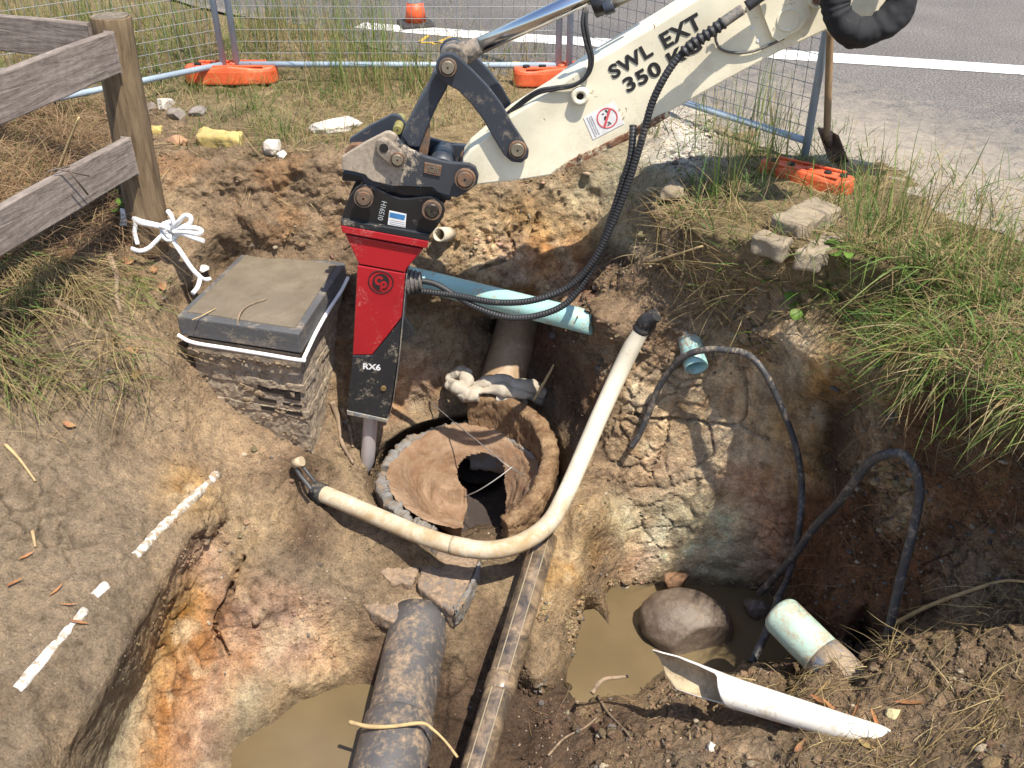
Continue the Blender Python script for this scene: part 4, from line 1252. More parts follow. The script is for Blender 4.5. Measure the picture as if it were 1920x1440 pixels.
# housing: upper wedge and column, red above a slanted line, black below
A = Z5([(300, 770), (1240, 945), (1040, 1180), (1020, 1225), (465, 1125)])
v, f = plate(A, B0, B0 + .19); obj('upper_housing', v, f, m_red, brk, smooth=False, bevel=.006)
v, f = plate(Z5([(600, 862), (880, 915), (1215, 960), (1240, 945), (300, 768), (320, 800)]), B0 - .006, B0 + .02); obj('housing_lip', v, f, m_red, brk, smooth=False, bevel=.002)
colA = [(670, 497), (760, 513), (753.5, 590), (752, 597), (733, 622), (698, 666), (661, 666)]
v, f = plate(colA, B0 + .002, B0 + .19); obj('lower_housing', v, f, m_red, brk, smooth=False, bevel=.006, label='red upper part of the column')
colB = [(661, 667), (698, 667), (734, 623), (752.5, 599), (747, 660), (735, 748), (726, 787), (651, 770), (655, 730)]
v, f = plate(colB, B0, B0 + .19); obj('lower_housing', v, f, m_blackdirty, brk, smooth=False, bevel=.006, label='black lower part of the column')
m_edge = worn('scraped_side_steel', (.20, .21, .22), (.34, .28, .20), .45, 9, .45, metal=.3, bmp=.12)
# bare steel guard along the right side
s0 = [aty(u, v_, B0 + .012) for u, v_ in ((761, 514), (754, 592), (748, 660), (736, 748), (727, 787))]
m2 = MB()
A = [p + np.array([.001, 0, 0]) for p in s0] + [p + np.array([.006, 0, 0]) for p in reversed(s0)]
Bq = [p + np.array([0, .165, 0]) for p in A]
m2.add(*hexa(A, Bq)); m2.make('side_guard', m_edge, brk, smooth=False, bevel=.003)
m2 = MB(); m2.add(*plate([(650, 770), (727, 787), (726, 793), (650, 778)], B0 - .004, B0 + .194)); m2.make('end_plate', m_edge, brk, smooth=False, bevel=.003)
v, f = plate([(758, 596), (776, 622), (772, 632), (754, 640), (750, 600)], B0 + .06, B0 + .09); obj('side_lug', v, f, m_blackdirty, brk, smooth=False, bevel=.003)
v, f = disc((719, 729), B0 - .008, B0 + .01, 5.2, 20); obj('bolt', v, f, plain('brass_bolt', (.25, .17, .07), .5, .4), brk, smooth=False, bevel=.001)
# chisel
ct = aty(695, 782, B0 + .095); cb = aty(687, 893, B0 + .06)
ax = cb - ct; L_ = np.linalg.norm(ax)
P = [ct - ax * .3, ct, ct + ax * .55, ct + ax * .72, ct + ax * .86, cb]
v, f = tube(P, [.037, .037, .037, .036, .024, .004], 20); obj('chisel', v, f, m_steel, brk)
# round emblem and model lettering
LG = (714, 529)
def Zl(L): return [(670 + x / 14.4, 490 + y / 14.4) for x, y in L]
v, f = ringdisc(LG, B0 - .0022, 22, 24, .0015, 48); lg = obj('emblem', v, f, m_ink, brk, smooth=False)
# dark field inside, with the two interlocked letter forms left red: built as dark shapes
k = MB()
def arcband(cx, cy, r0, r1, a0, a1, n=18):
    out = [(cx + r1 * math.cos(math.radians(a)), cy + r1 * math.sin(math.radians(a))) for a in np.linspace(a0, a1, n)]
    inn = [(cx + r0 * math.cos(math.radians(a)), cy + r0 * math.sin(math.radians(a))) for a in np.linspace(a1, a0, n)]
    return out + inn
def flatpoly(px, y):
    v, f = plate(px, y, y + .0012); return v, f
def band(px_fn, n): pass
def strip(cx, cy, r0, r1, a0, a1, n=18):
    for i in range(n):
        b0 = a0 + (a1 - a0) * i / n; b1 = a0 + (a1 - a0) * (i + 1) / n
        q = [(cx + r * math.cos(math.radians(a)), cy + r * math.sin(math.radians(a))) for r, a in ((r0, b0), (r1, b0), (r1, b1), (r0, b1))]
        k.add(*flatpoly(q, B0 - .0022))
strip(714, 529, 13.2, 15.6, 100, 420, 30)                       # dark ring round the letters
strip(714, 529, 0.2, 13.4, 0, 360, 30)
k.make('emblem_field', m_ink, lg, smooth=False)
k = MB()
def strip2(cx, cy, r0, r1, a0, a1, n=18):
    for i in range(n):
        b0 = a0 + (a1 - a0) * i / n; b1 = a0 + (a1 - a0) * (i + 1) / n
        q = [(cx + r * math.cos(math.radians(a)), cy + r * math.sin(math.radians(a))) for r, a in ((r0, b0), (r1, b0), (r1, b1), (r0, b1))]
        k.add(*flatpoly(q, B0 - .0034))
strip2(711, 526.5, 4.2, 8.6, 60, 335, 22)
strip2(719, 534, 2.4, 6.8, -175, 120, 22)
k.add(*flatpoly([(713.4, 531), (717.2, 531), (716.5, 545.5), (712.6, 545.5)], B0 - .0036))
k.make('emblem_letters', m_red, lg, smooth=False)
letter('RX6', (680.5, 691.5), (713.5, 694.5), B0 - .002, 13.5, 'lettering', m_white, brk, .03, 1.02)
# sideways paint-pen writing and the rating plate on the bracket
m_pen = plain('grey_paint_pen', (.34, .36, .37), .7)
letter('01591H', (717.5, 414), (725.5, 379.5), B0 - .002, 10, 'lettering', m_pen, brk, .0, .9)
rp = plate([(730, 395), (762, 402), (760, 427), (727, 421)], B0 - .003, B0 + .001); rpo = obj('rating_plate', *rp, m_white, brk, smooth=False)
v, f = plate([(731, 398), (760, 404), (758, 413), (730, 407)], B0 - .0042, B0 - .002); obj('blue_panel', v, f, m_bluep, rpo, smooth=False)
for i in range(3):
    v, f = plate([(730, 411 + i * 3.6), (759, 417 + i * 3.6), (759, 418 + i * 3.6), (730, 412 + i * 3.6)], B0 - .004, B0 - .002); obj('print_line', v, f, m_fadedink, rpo, smooth=False)
# hose boot on the right side of the breaker
pb = aty(768, 528, B0 + .09)
P = [pb + np.array([-.03 + .085 * t, 0, .006 * t]) for t in np.linspace(0, 1, 40)]
rr = [(.066 - .028 * t) * (1 + .09 * math.sin(t * 28)) for t in np.linspace(0, 1, 40)]
v, f = tube(P, rr, 22); obj('hose_boot', v, f, m_grey, brk)
# ------------------------------------------------------------ THE PIT: manhole, pipes, cables, box
m_conc = worn('grey_concrete', (.21, .198, .185), (.25, .175, .11), .42, 14, .9, bmp=.5, fine=45, spec=.2)
m_rustwall = worn('stained_concrete', (.30, .20, .115), (.13, .068, .035), .55, 16, .95, bmp=1.0, fine=70, spec=.15, sharp=.22)
m_bench = worn('stained_benching', (.29, .195, .125), (.19, .10, .052), .46, 7, .85, bmp=.8, fine=45, spec=.25, sharp=.25)
m_void = plain('dark_void', (.030, .025, .022), .9, spec=.1)
def polar(cx, cy, rs, ths, zf):
    v = []; f = []; n = len(ths)
    for r in rs:
        for t in ths: v.append((cx + r * math.cos(t), cy + r * math.sin(t), zf(r, t)))
    for i in range(len(rs) - 1):
        for j in range(n - 1): f.append((i * n + j, i * n + j + 1, (i + 1) * n + j + 1, (i + 1) * n + j)[::-1])
    return v, f
man = thing('manhole_chamber', (MCX, MCY, -1.7), 'broken round concrete manhole chamber with a rust-stained ring wall', 'manhole')
NP_ = 15
def wall_ring(t0, t1, r0, r1, zb, ztop, n=70, seed=0, rag=.02, fr=7):
    ths = np.linspace(t0, t1, n); v = []; f = []
    for i, t in enumerate(ths):
        zt = ztop(t)
        rg = np.array([[math.cos(t) * fr, math.sin(t) * fr, seed]])
        jt = rag * float(fbm(rg, 4, seed)[0])
        # densified profile: inner bottom -> inner top -> outer top -> outer bottom
        prof = [(r0, zb + (zt - zb) * q) for q in np.linspace(0, 1, NP_)] + [(r0 + (r1 - r0) * q, zt + .012 * math.sin(q * math.pi)) for q in (.25, .5, .75)] + [(r1, zt + (zb - zt) * q) for q in np.linspace(0, 1, NP_)]
        for r, z in prof:
            v.append([MCX + r * math.cos(t), MCY + r * math.sin(t), z + (jt if z > zb + .05 else 0)])
    v = np.array(v); v += 0.012 * np.stack([fbm(v * 12, 4, seed + 3, .65), fbm(v * 12, 4, seed + 4, .65), fbm(v * 12, 4, seed + 5, .65)], 1) + .006 * np.stack([fbm(v * 55, 3, seed + 6), fbm(v * 55, 3, seed + 7), fbm(v * 55, 3, seed + 8)], 1)
    m = 2 * NP_ + 3
    for i in range(n - 1):
        for j in range(m):
            k = (j + 1) % m; f.append((i * m + j, (i + 1) * m + j, (i + 1) * m + k, i * m + k))
    f.append(tuple(range(m))); f.append(tuple((n - 1) * m + j for j in range(m - 1, -1, -1)))
    return v, f
R_ = math.radians
def ztop(t):
    d = math.degrees(t)
    return np.interp(d, [-62, -40, -10, 30, 70, 92], [-1.40, -1.345, -1.26, -1.21, -1.185, -1.18])
v, f = wall_ring(R_(-62), R_(91), .385, .467, -1.5, ztop, 260, 2, .014); obj('ring_wall', v, f, m_rustwall, man)
v, f = wall_ring(R_(86), R_(172), .40, .455, -1.62, lambda t: -1.40, 120, 5, .022, 16); obj('base_lip', v, f, m_conc, man)
v, f = wall_ring(R_(182), R_(252), .40, .462, -1.64, lambda t: -1.40 - .02 * (math.degrees(t) > 230), 160, 8, .04, 16); obj('base_lip', v, f, m_conc, man)
v, f = wall_ring(R_(-58), R_(90), .37, .39, -1.66, lambda t: -1.415, 60, 9, .008); obj('base_lip', v, f, m_conc, man)
def bowl(r, t):
    x, y = r * math.cos(t), r * math.sin(t)
    zb = -1.66 + .27 * sstep(np.array([r]), .16, .40)[0]
    ch = math.exp(-((x * .8 + y * .35 - .02) / .10) ** 2) * (y < .16)
    return zb - .10 * ch * (r < .39) - .02 * math.sin(3 * t)
v, f = polar(MCX, MCY, np.linspace(.01, .41, 80), np.linspace(0, 2 * math.pi, 241), bowl)
v = np.array(v); v += .012 * np.stack([fbm(v * 10, 5, 31, .6), fbm(v * 10, 5, 32, .6), fbm(v * 10, 5, 33, .6)], 1)
# dark outlet mouth: the benching is cut away there and along the channel to the shattered front
BV, BF = np.array(v), f
bu, bw_, _y = screen_tri(BV)
inm = ((bu - 902) / 47) ** 2 + ((bw_ - 886) / 39) ** 2 < 1
chn = (bw_ > 884) & (np.abs(bu - np.interp(bw_, [884, 930, 1010], [905, 915, 905])) < np.interp(bw_, [884, 940, 1000], [40, 36, 44]))
cut = inm | chn
obj('benching', BV, [q for q in BF if not all(cut[k] for k in q)], m_bench, man)
po = atz(897, 880, -1.78); pf_ = atz(905, 1040, -1.80)
m_chan = worn('dark_channel', (.060, .048, .044), (.10, .075, .058), .35, 9, .95, bmp=.3, spec=.1)
v, f = hollow([po + (pf_ - po) * t for t in np.linspace(0, 1, 8)], .17, .02, 32, (math.pi * 1.02, math.pi * 1.98)); v2, f2 = hollow([po + (pf_ - po) * t for t in np.linspace(0, 1, 8)], .17, .02, 32, (0.02 * math.pi, math.pi * .98))
lowhalf = (v, f) if v[:, 2].mean() < v2[:, 2].mean() else (v2, f2)
obj('outlet_channel', *lowhalf, m_chan, man)
v, f = hollow([po + np.array([0, .02, 0]), po + np.array([-.02, .5, .05])], .14, .012, 40); obj('outlet_pipe', v, f, m_chan, man)
wire_m = plain('galvanised_wire', (.30, .28, .26), .45, .5)
for P in ([(805, 752, -1.33), (850, 790, -1.28), (905, 835, -1.25), (950, 872, -1.27), (985, 893, -1.35)], [(870, 932, -1.40), (900, 918, -1.33), (935, 895, -1.28), (962, 874, -1.25)]):
    v, f = tube(spline([atz(*p) for p in P], 8), .0032, 6)
    o = obj('wire', v, f, wire_m); tag(o, 'thin bent wire ' + ('rising from the grey lip across the chamber' if P[0][0] > 850 else 'reaching from the back soil over the dark outlet'), 'wire', 'loose wires over the manhole')
# rubble: broken slabs of the benching in front
m_slab = worn('soiled_slab', (.23, .20, .18), (.285, .205, .14), .72, 6, .95, bmp=.6, fine=50, spec=.15)
def rocky(B_, T_, amp, L=.022, bev=.006):
    bm = bmesh.new(); n = len(T_); vs = [bm.verts.new(V(p)) for p in list(B_) + list(T_)]
    bm.faces.new(vs[n - 1::-1]); bm.faces.new(vs[n:])
    for i in range(n): bm.faces.new((vs[i], vs[(i + 1) % n], vs[n + (i + 1) % n], vs[n + i]))
    bmesh.ops.recalc_face_normals(bm, faces=bm.faces)
    if bev: bmesh.ops.bevel(bm, geom=bm.edges[:], offset=bev, segments=1, affect='EDGES')
    bmesh.ops.triangulate(bm, faces=bm.faces)
    for _ in range(4):
        bmesh.ops.subdivide_edges(bm, edges=[e for e in bm.edges if e.calc_length() > L], cuts=1)
        bmesh.ops.triangulate(bm, faces=bm.faces)
    bm.verts.index_update()
    v = np.array([q.co[:] for q in bm.verts]); f = [[q.index for q in w.verts] for w in bm.faces]; bm.free()
    return v + amp * np.stack([fbm(v * 15, 5, 1, .6), fbm(v * 15, 5, 2, .6), fbm(v * 15, 5, 3, .6)], 1), f
def slab(name, px, z, th, label, tilt=(0, 0), mat=None, cat='rubble', grp='broken concrete slabs below the manhole'):
    P = []
    px2 = []
    for i in range(len(px)):
        a, b = np.array(px[i], float), np.array(px[(i + 1) % len(px)], float)
        for t in np.linspace(0, 1, 6, endpoint=False): px2.append(a + (b - a) * t)
    px2 = np.array(px2); px2 += 2.2 * np.stack([fbm(np.c_[px2 * .09, 0 * px2[:, 0]], 3, 51), fbm(np.c_[px2 * .09, 0 * px2[:, 0]], 3, 52)], 1)
    c0 = np.mean(px2, 0)
    T_ = [atz(u, v_, z + tilt[0] * (u - c0[0]) / 400 + tilt[1] * (v_ - c0[1]) / 400) for u, v_ in px2]
    B_ = [t - np.array([0, 0, th]) for t in T_]
    v, f = rocky(B_, T_, .009)
    o = obj(name, v, f, mat or m_slab); tag(o, label, cat, grp); return o
slab('concrete_slab', [(722, 1032), (745, 1015), (790, 1018), (797, 1040), (782, 1070), (775, 1090), (735, 1092), (712, 1070)], -1.565, .12, 'pale grey cracked slab left of the gaps under the white conduit', (-.02, .03))
slab('concrete_slab', [(800, 1030), (895, 1042), (893, 1062), (850, 1145), (815, 1125), (782, 1098), (786, 1075)], -1.572, .12, 'brown topped slab between the two dark gaps', (0, .03))
slab('concrete_slab', [(900, 1050), (905, 1058), (870, 1132), (853, 1148), (848, 1138), (880, 1090)], -1.562, .10, 'narrow grey broken edge strip beside the right dark gap', (0, .0), m_conc)
slab('concrete_slab', [(775, 1108), (812, 1130), (842, 1146), (830, 1152), (790, 1135), (772, 1118)], -1.625, .08, 'yellowish slab edge above the clay pipe end', (0, 0), worn('yellow_slab', (.36, .30, .17), (.28, .2, .12), .4, 8, .9, bmp=.4))
slab('concrete_slab', [(690, 1100), (770, 1096), (768, 1120), (740, 1165), (700, 1150), (672, 1122)], -1.62, .08, 'brown slab lowest on the left of the broken slabs', (0, 0))
# ---- white conduit
m_pvc = worn('soiled_white_pvc', (.68, .62, .49), (.36, .25, .13), .46, 9, .4, bmp=.08, fine=70, bias=((0, 0, -1), -1.20, 1.5), sharp=.3)
pts = [(596, 922, -1.315), (640, 940, -1.31), (705, 968, -1.315), (790, 1004, -1.33), (860, 1025, -1.335), (925, 1031, -1.34), (985, 1014, -1.325), (1030, 980, -1.28), (1058, 932, -1.21), (1085, 872, -1.12), (1120, 790, -.97), (1160, 702, -.77), (1190, 640, -.605), (1204, 614, -.535)]
P = spline([atz(*p) for p in pts], 10)
wc = thing('bent_conduit', P[60], 'soiled white plastic conduit bent across the front of the manhole', 'conduit')
v, f = tube(P, .0425, 24); obj('conduit_pipe', v, f, m_pvc, wc)
v, f = tube(P[38:44], .0445, 24); obj('socket_joint', v, f, m_pvc, wc)
m_tape = worn('dirty_black_tape', (.03, .03, .032), (.2, .16, .12), .3, 14, .7, bmp=.2)
v, f = tube(spline([P[3], P[0], P[0] + (P[0] - P[4]) * .35], 6), .046, 18, jitter=.006, seed=2); obj('black_end', v, f, m_tape, wc)
q = [P[-2], atz(1207, 606, -.505), atz(1216, 598, -.475), atz(1232, 590, -.445)]
v, f = tube(spline(q, 6), [.044] * 4 + [.036] * 9 + [.033] * 6, 18, jitter=.003, seed=3); obj('black_end', v, f, m_tape, wc)
# ---- cyan pipe, stub, water main
m_cyan = worn('cyan_pvc', (.34, .58, .55), (.36, .27, .18), .32, 7, .38, bmp=.06, fine=80, sharp=.08)
m_cyan2 = worn('pale_green_pvc', (.42, .56, .47), (.38, .29, .19), .40, 9, .4, bmp=.08, fine=80)
m_inside = plain('pipe_inside', (.05, .04, .03), .8)
a, b = atz(735, 512, -.56), atz(1112, 606, -.56)
P = [a + (b - a) * t for t in np.linspace(0, 1, 10)]
o = obj('water_pipe', *tube(P, .058, 28), m_cyan); tag(o, 'cyan plastic pipe spanning behind the breaker into the soil mound', 'pipe')
st_ = thing('pipe_stub', aty(1305, 684, 3.76), 'short cyan pipe stub sticking out of the clay wall with an open end', 'pipe')
c0 = aty(1306, 690, 3.66); dirv = np.array([-.10, .85, .42]); dirv /= np.linalg.norm(dirv)
v, f = hollow([c0 + dirv * t for t in (0, .05, .12, .3)], .054, .006, 30); obj('pipe_wall', v, f, m_cyan, st_)
v, f = tube([c0 + dirv * .09, c0 + dirv * .1], .048, 24); obj('dark_bore', v, f, m_inside, st_)  # near-black disc stands in for the shade inside the open pipe
c0 = atz(1462, 1150, -1.36); c1 = atz(1560, 1248, -1.40); d_ = (c1 - c0) / np.linalg.norm(c1 - c0)
gp = thing('drain_pipe', c1, 'thick pale green pipe end poking from the foreground spoil over the water', 'pipe')
P = [c0 + d_ * t for t in (-.012, 0, .01)] + [c0 + d_ * t for t in np.linspace(.02, .75, 12)]
v, f = tube(P, [.07, .082, .086] + [.0875] * 12, 32); obj('pipe_wall', v, f, m_cyan2, gp)
v, f = tube([c0 + d_ * t for t in (.24, .30, .60)], [.0895, .092, .092], 32, jitter=.004, seed=5); obj('blue_collar', v, f, worn('blue_collar', (.16, .22, .32), (.34, .26, .18), .8, 10, .6, bmp=.3), gp)
# ---- stoneware pipe behind the manhole, with its rag
m_stone = worn('stoneware', (.33, .22, .13), (.42, .34, .24), .42, 8, .42, bmp=.2, fine=40, sharp=.25)
pa, pb = atz(979, 578, -.99), atz(938, 738, -1.27)
P = [pa + (pb - pa) * t for t in np.linspace(-.3, 1, 14)]
o = obj('stoneware_pipe', *tube(P, .127, 32, jitter=.003), m_stone); tag(o, 'brown stoneware pipe running under the cyan pipe to the rag', 'pipe')
m_rag = worn('soiled_rag', (.48, .43, .35), (.33, .26, .18), .45, 10, .95, bmp=.5, fine=60, sharp=.3)
k = MB()
for i, (L, r, s) in enumerate((([(862, 748, -1.20), (880, 730, -1.16), (915, 716, -1.12), (955, 716, -1.12), (990, 724, -1.15), (1018, 738, -1.22)], .036, 1), ([(870, 740, -1.19), (905, 732, -1.15), (945, 730, -1.14), (985, 738, -1.18), (1010, 748, -1.26)], .034, 2),
                             ([(838, 712, -1.16), (852, 700, -1.12), (868, 696, -1.10), (878, 706, -1.11), (872, 722, -1.13), (855, 728, -1.15), (840, 716, -1.16)], .028, 3), ([(850, 722, -1.16), (872, 738, -1.18), (900, 742, -1.18)], .04, 4), ([(1000, 735, -1.2), (1012, 742, -1.24), (1018, 756, -1.30)], .022, 5), ([(930, 742, -1.18), (965, 748, -1.2), (985, 756, -1.25)], .03, 6))):
    v, f = tube(spline([atz(*p) for p in L], 10), r, 18, jitter=.030, seed=s * 7, flat=.75); k.add(v, f)
o = k.make('rag', m_rag); tag(o, 'dirty white rag knotted round the stoneware pipe joint', 'rag')
# ---- clay sewer pipe and clear conduit at the bottom
m_clay = worn('old_clay_pipe', (.085, .080, .080), (.27, .195, .13), .47, 7, .5, bmp=.4, fine=40, sharp=.14)
pa, pb = atz(783, 1190, -1.73), atz(735, 1420, -1.80)
d_ = (pb - pa) / np.linalg.norm(pb - pa)
cp = thing('sewer_pipe', pb, 'old dark clay sewer pipe leaving the pit at the bottom edge', 'pipe')
P = [pa + d_ * t for t in np.linspace(-.10, 1.05, 24)]
v, f = tube(P, [.139, .140] + [.140] * 22, 40, jitter=.003, seed=6); obj('pipe_barrel', v, f, m_clay, cp)
v, f = tube([pa + d_ * t for t in (.44, .45, .60, 1.2)], [.146, .152, .154, .154], 40, jitter=.002); obj('pipe_socket', v, f, m_clay, cp)
m_clear, nt, bs = new_mat('dirty_clear_plastic')
pos = nd(nt, 'ShaderNodeNewGeometry').outputs['Position']
nn = noise_node(nt, 11, 9, .75, pos, .5)
r = ramp(nt, nn.outputs[0], [(.38, (.050, .042, .036)), (.5, (.13, .095, .065)), (.62, (.28, .20, .125))])
nt.links.new(r.outputs[0], bs.inputs['Base Color']); bs.inputs['Roughness'].default_value = .17; bs.inputs['Coat Weight'].default_value = .6; bs.inputs['Coat Roughness'].default_value = .08
bump(nt, bs, nn.outputs[0], .08, .01)
pa, pb = atz(1012, 1040, -1.455), atz(893, 1440, -1.73)
d_ = (pb - pa) / np.linalg.norm(pb - pa)
cc_ = thing('clear_conduit', pb, 'muddy translucent conduit lying right of the dark clay pipe', 'conduit')
P = [pa + d_ * t for t in np.linspace(-.1, 1.6, 16)]
v, f = tube(P, .0625, 28); obj('conduit_pipe', v, f, m_clear, cc_)
for off in (-.35, .5):
    T, N_, B_ = frames(np.array(P)); a_ = off
    up = np.array([0, -.45, .89]); side = np.cross(d_, up); side /= np.linalg.norm(side); up = np.cross(side, d_)
    ln = [p + .0632 * (math.cos(a_) * up + math.sin(a_) * side) for p in P]
    v, f = tube(ln, .0028, 6); obj('moulded_seam', v, f, plain('pale_seam', (.30, .25, .17), .3), cc_)
v, f = tube([pa + d_ * t for t in (.62, .63, .69, .70)], [.064, .068, .068, .064], 28); obj('socket_joint', v, f, m_clear, cc_)
# ---- cables
m_cab = worn('black_cable_sheath', (.050, .050, .054), (.24, .19, .14), .36, 14, .5, bmp=.1, fine=70)
def cable(pts, r, label, lump=0.0, part_end=None):
    P = spline([aty(u, v_, y) for u, v_, y in pts], 10)
    rr = r * (1 + .12 * np.array([vnoise(np.array([[i * .18, 0, r * 99]]))[0] for i in range(len(P))]))
    o = obj('black_cable', *tube(P, rr, 12), m_cab); tag(o, label, 'cable', 'old cables hanging in the pit'); return o
cable([(1184, 838, 3.70), (1200, 812, 3.71), (1218, 770, 3.72), (1236, 725, 3.72), (1258, 692, 3.70), (1284, 668, 3.66), (1320, 656, 3.62), (1360, 656, 3.58), (1400, 664, 3.54), (1428, 690, 3.48), (1450, 730, 3.44), (1472, 780, 3.41), (1490, 830, 3.38), (1500, 880, 3.35), (1503, 930, 3.31), (1499, 980, 3.24), (1490, 1035, 3.22), (1474, 1090, 3.20), (1455, 1125, 3.18)], .0155, 'long dusty cable looping over the cyan stub and down into the water')
cable([(1462, 1118, 3.18), (1445, 1165, 3.12), (1425, 1210, 3.05), (1409, 1243, 2.98)], .020, 'short thick black cable end lying in the muddy water')
cable([(1425, 1112, 3.30), (1450, 1085, 3.26), (1490, 1040, 3.2), (1530, 985, 3.14), (1570, 945, 3.06), (1600, 905, 2.98), (1630, 868, 2.92), (1660, 852, 2.86), (1690, 851, 2.82), (1708, 868, 2.78), (1721, 895, 2.76), (1724, 930, 2.74), (1716, 975, 2.72), (1704, 1025, 2.70), (1690, 1080, 2.68), (1676, 1140, 2.65), (1664, 1195, 2.63)], .0185, 'grey dusted cable arching up out of the shaded right corner')
# ---- white pipe embedded in the left bank, in four exposed lengths
for px, rr in (([(410, 888), (352, 940), (300, 990), (252, 1042)], 0), ([(203, 1094), (178, 1118)], 1), ([(160, 1142), (125, 1182), (85, 1228), (34, 1294)], 2), ([(236, 1070), (222, 1084)], 3)):
    P = [hit(u, v_, -.013)[0] for u, v_ in px]
    P = spline(P, 10)
    r = .023 if rr == 0 else .021
    lab = ['longest exposed soiled length of white pipe by the ochre patch', 'short scrap of white pipe showing in the left bank', 'bright white length of pipe in the lower left bank', 'smallest speck of white pipe in the bank'][rr]
    if rr == 3: continue
    v, f = tube(P + (.0025 * np.stack([fbm(P * 20, 2, 8), fbm(P * 20, 2, 9), fbm(P * 20, 2, 10)], 1)), r * (1 + .08 * fbm(P * 25, 2, 3)), 16)
    o = obj('buried_pipe', v, f, worn('soiled_white_pipe', (.78, .76, .70), (.33, .25, .165), .60 if rr == 0 else .46, 34, .6, bmp=.3)); tag(o, lab, 'pipe', 'exposed lengths of white pipe in the left bank')
# small pipe ends
o = obj('pipe_end', *hollow([aty(823, 440, 4.50), aty(823, 440, 4.50) + np.array([.05, .10, -.04])], .038, .009, 20), plain('cream_pipe', (.55, .48, .36), .6)); tag(o, 'small cream pipe end showing beside the breaker bracket', 'pipe')
p0 = aty(563, 866, 3.56)
co = thing('copper_stub', p0, 'small capped service pipe dangling below the corner of the box', 'pipe')
v, f = tube([p0 + np.array([-.03, 0, -.01]), p0 + np.array([.012, -.01, .012])], .024, 16); obj('pipe_cap', v, f, plain('buff_cap', (.42, .33, .22), .6), co)
v, f = tube(spline([aty(552, 872, 3.56), aty(562, 890, 3.54), aty(574, 905, 3.52), aty(584, 918, 3.5)], 6), .011, 10); obj('service_tube', v, f, m_cab, co)
v, f = tube(spline([aty(566, 872, 3.56), aty(578, 888, 3.53), aty(592, 905, 3.51)], 6), .008, 8); obj('service_tube', v, f, m_cab, co)
# ---- half-buried broken white pipe in the spoil
m_white = worn('white_pvc_shell', (.80, .77, .70), (.46, .36, .24), .22, 9, .35, bmp=.05)
a, b = atz(1215, 1250, -1.36), atz(1705, 1402, -1.13)
n = 60; t = np.linspace(0, 1, n); P = a[None, :] + (b - a)[None, :] * t[:, None]
ax = (b - a) / np.linalg.norm(b - a); upv = np.array([0, 0, 1.0]) - ax * ax[2]; upv /= np.linalg.norm(upv); sd = np.cross(ax, upv)
if sd[1] > 0: sd = -sd                                          # sd points to the viewer's side
v = []; m = 18
for i in range(n):
    # arc limits: left third is a torn half shell whose hollow side looks at the camera
    lo = np.interp(t[i], [0, .05, .2, .30, .37, 1], [140, 128, 118, 100, -50, -70]) + 9 * vnoise(np.array([[t[i] * 14, 0, 3]]))[0]
    hi = np.interp(t[i], [0, .05, .12, .3, 1], [152, 235, 275, 285, 240]) + 6 * vnoise(np.array([[t[i] * 11, 5, 3]]))[0]
    R0 = np.interp(t[i], [0, .12, .4, .9, 1], [.070, .074, .056, .045, .030])
    for sh in (0, 1):
        for k_ in range(m):
            aa = math.radians(lo + (hi - lo) * k_ / (m - 1)); rr = R0 - .006 * sh
            v.append(P[i] + rr * (math.sin(aa) * upv + math.cos(aa) * sd))
f = []
for i in range(n - 1):
    o0, o1 = i * 2 * m, (i + 1) * 2 * m
    for k_ in range(m - 1):
        f.append((o0 + k_, o0 + k_ + 1, o1 + k_ + 1, o1 + k_)); f.append((o0 + m + k_ + 1, o0 + m + k_, o1 + m + k_, o1 + m + k_ + 1))
    f.append((o0, o1, o1 + m, o0 + m)); f.append((o1 + m - 1, o0 + m - 1, o0 + 2 * m - 1, o1 + 2 * m - 1))
o = obj('broken_pipe', v, f, m_white); o.data.materials.append(worn('soil_stained_pvc', (.55, .44, .28), (.36, .26, .15), .5, 12, .7, bmp=.3)); o.data.polygons.foreach_set('material_index', [1 if all((q % (2 * m)) >= m for q in g_) else 0 for g_ in f]); tag(o, 'bright white split plastic pipe lying half buried in the foreground spoil', 'pipe')
# ---- lumps in the water
m_lump = worn('wet_clay_lump', (.125, .092, .070), (.23, .18, .135), .42, 5, .30, bmp=.35, fine=40, sharp=.3)
c = atz(1288, 1172, -1.9)
v, f = lump(c + np.array([0, .02, -.02]), (.235, .18, .175), 5, .06, 1.5, 3, euler(.15, .1, -.25), 2)
v = v + .004 * np.stack([fbm(v * 22, 4, 1), fbm(v * 22, 3, 2), fbm(v * 22, 3, 3)], 1)
o = obj('clay_boulder', v, f, m_lump); tag(o, 'large smooth clay lump standing in the muddy water', 'clay lump', 'clay lumps in the water')
c = atz(1418, 1142, -1.94); v, f = lump(c, (.075, .06, .07), 4, .18, 2, 8, None, 5); o = obj('clay_boulder', v, f, m_lump); tag(o, 'small dark clay lump beside the pale green pipe end', 'clay lump', 'clay lumps in the water')
c = atz(1268, 1088, -1.88); v, f = lump(c, (.075, .05, .06), 4, .2, 2, 12, None, 6); o = obj('clay_boulder', v, f, worn('orange_clay', (.42, .23, .12), (.3, .2, .13), .4, 9, .9, bmp=.4)); tag(o, 'orange clay lump behind the large one at the wall foot', 'clay lump', 'clay lumps in the water')
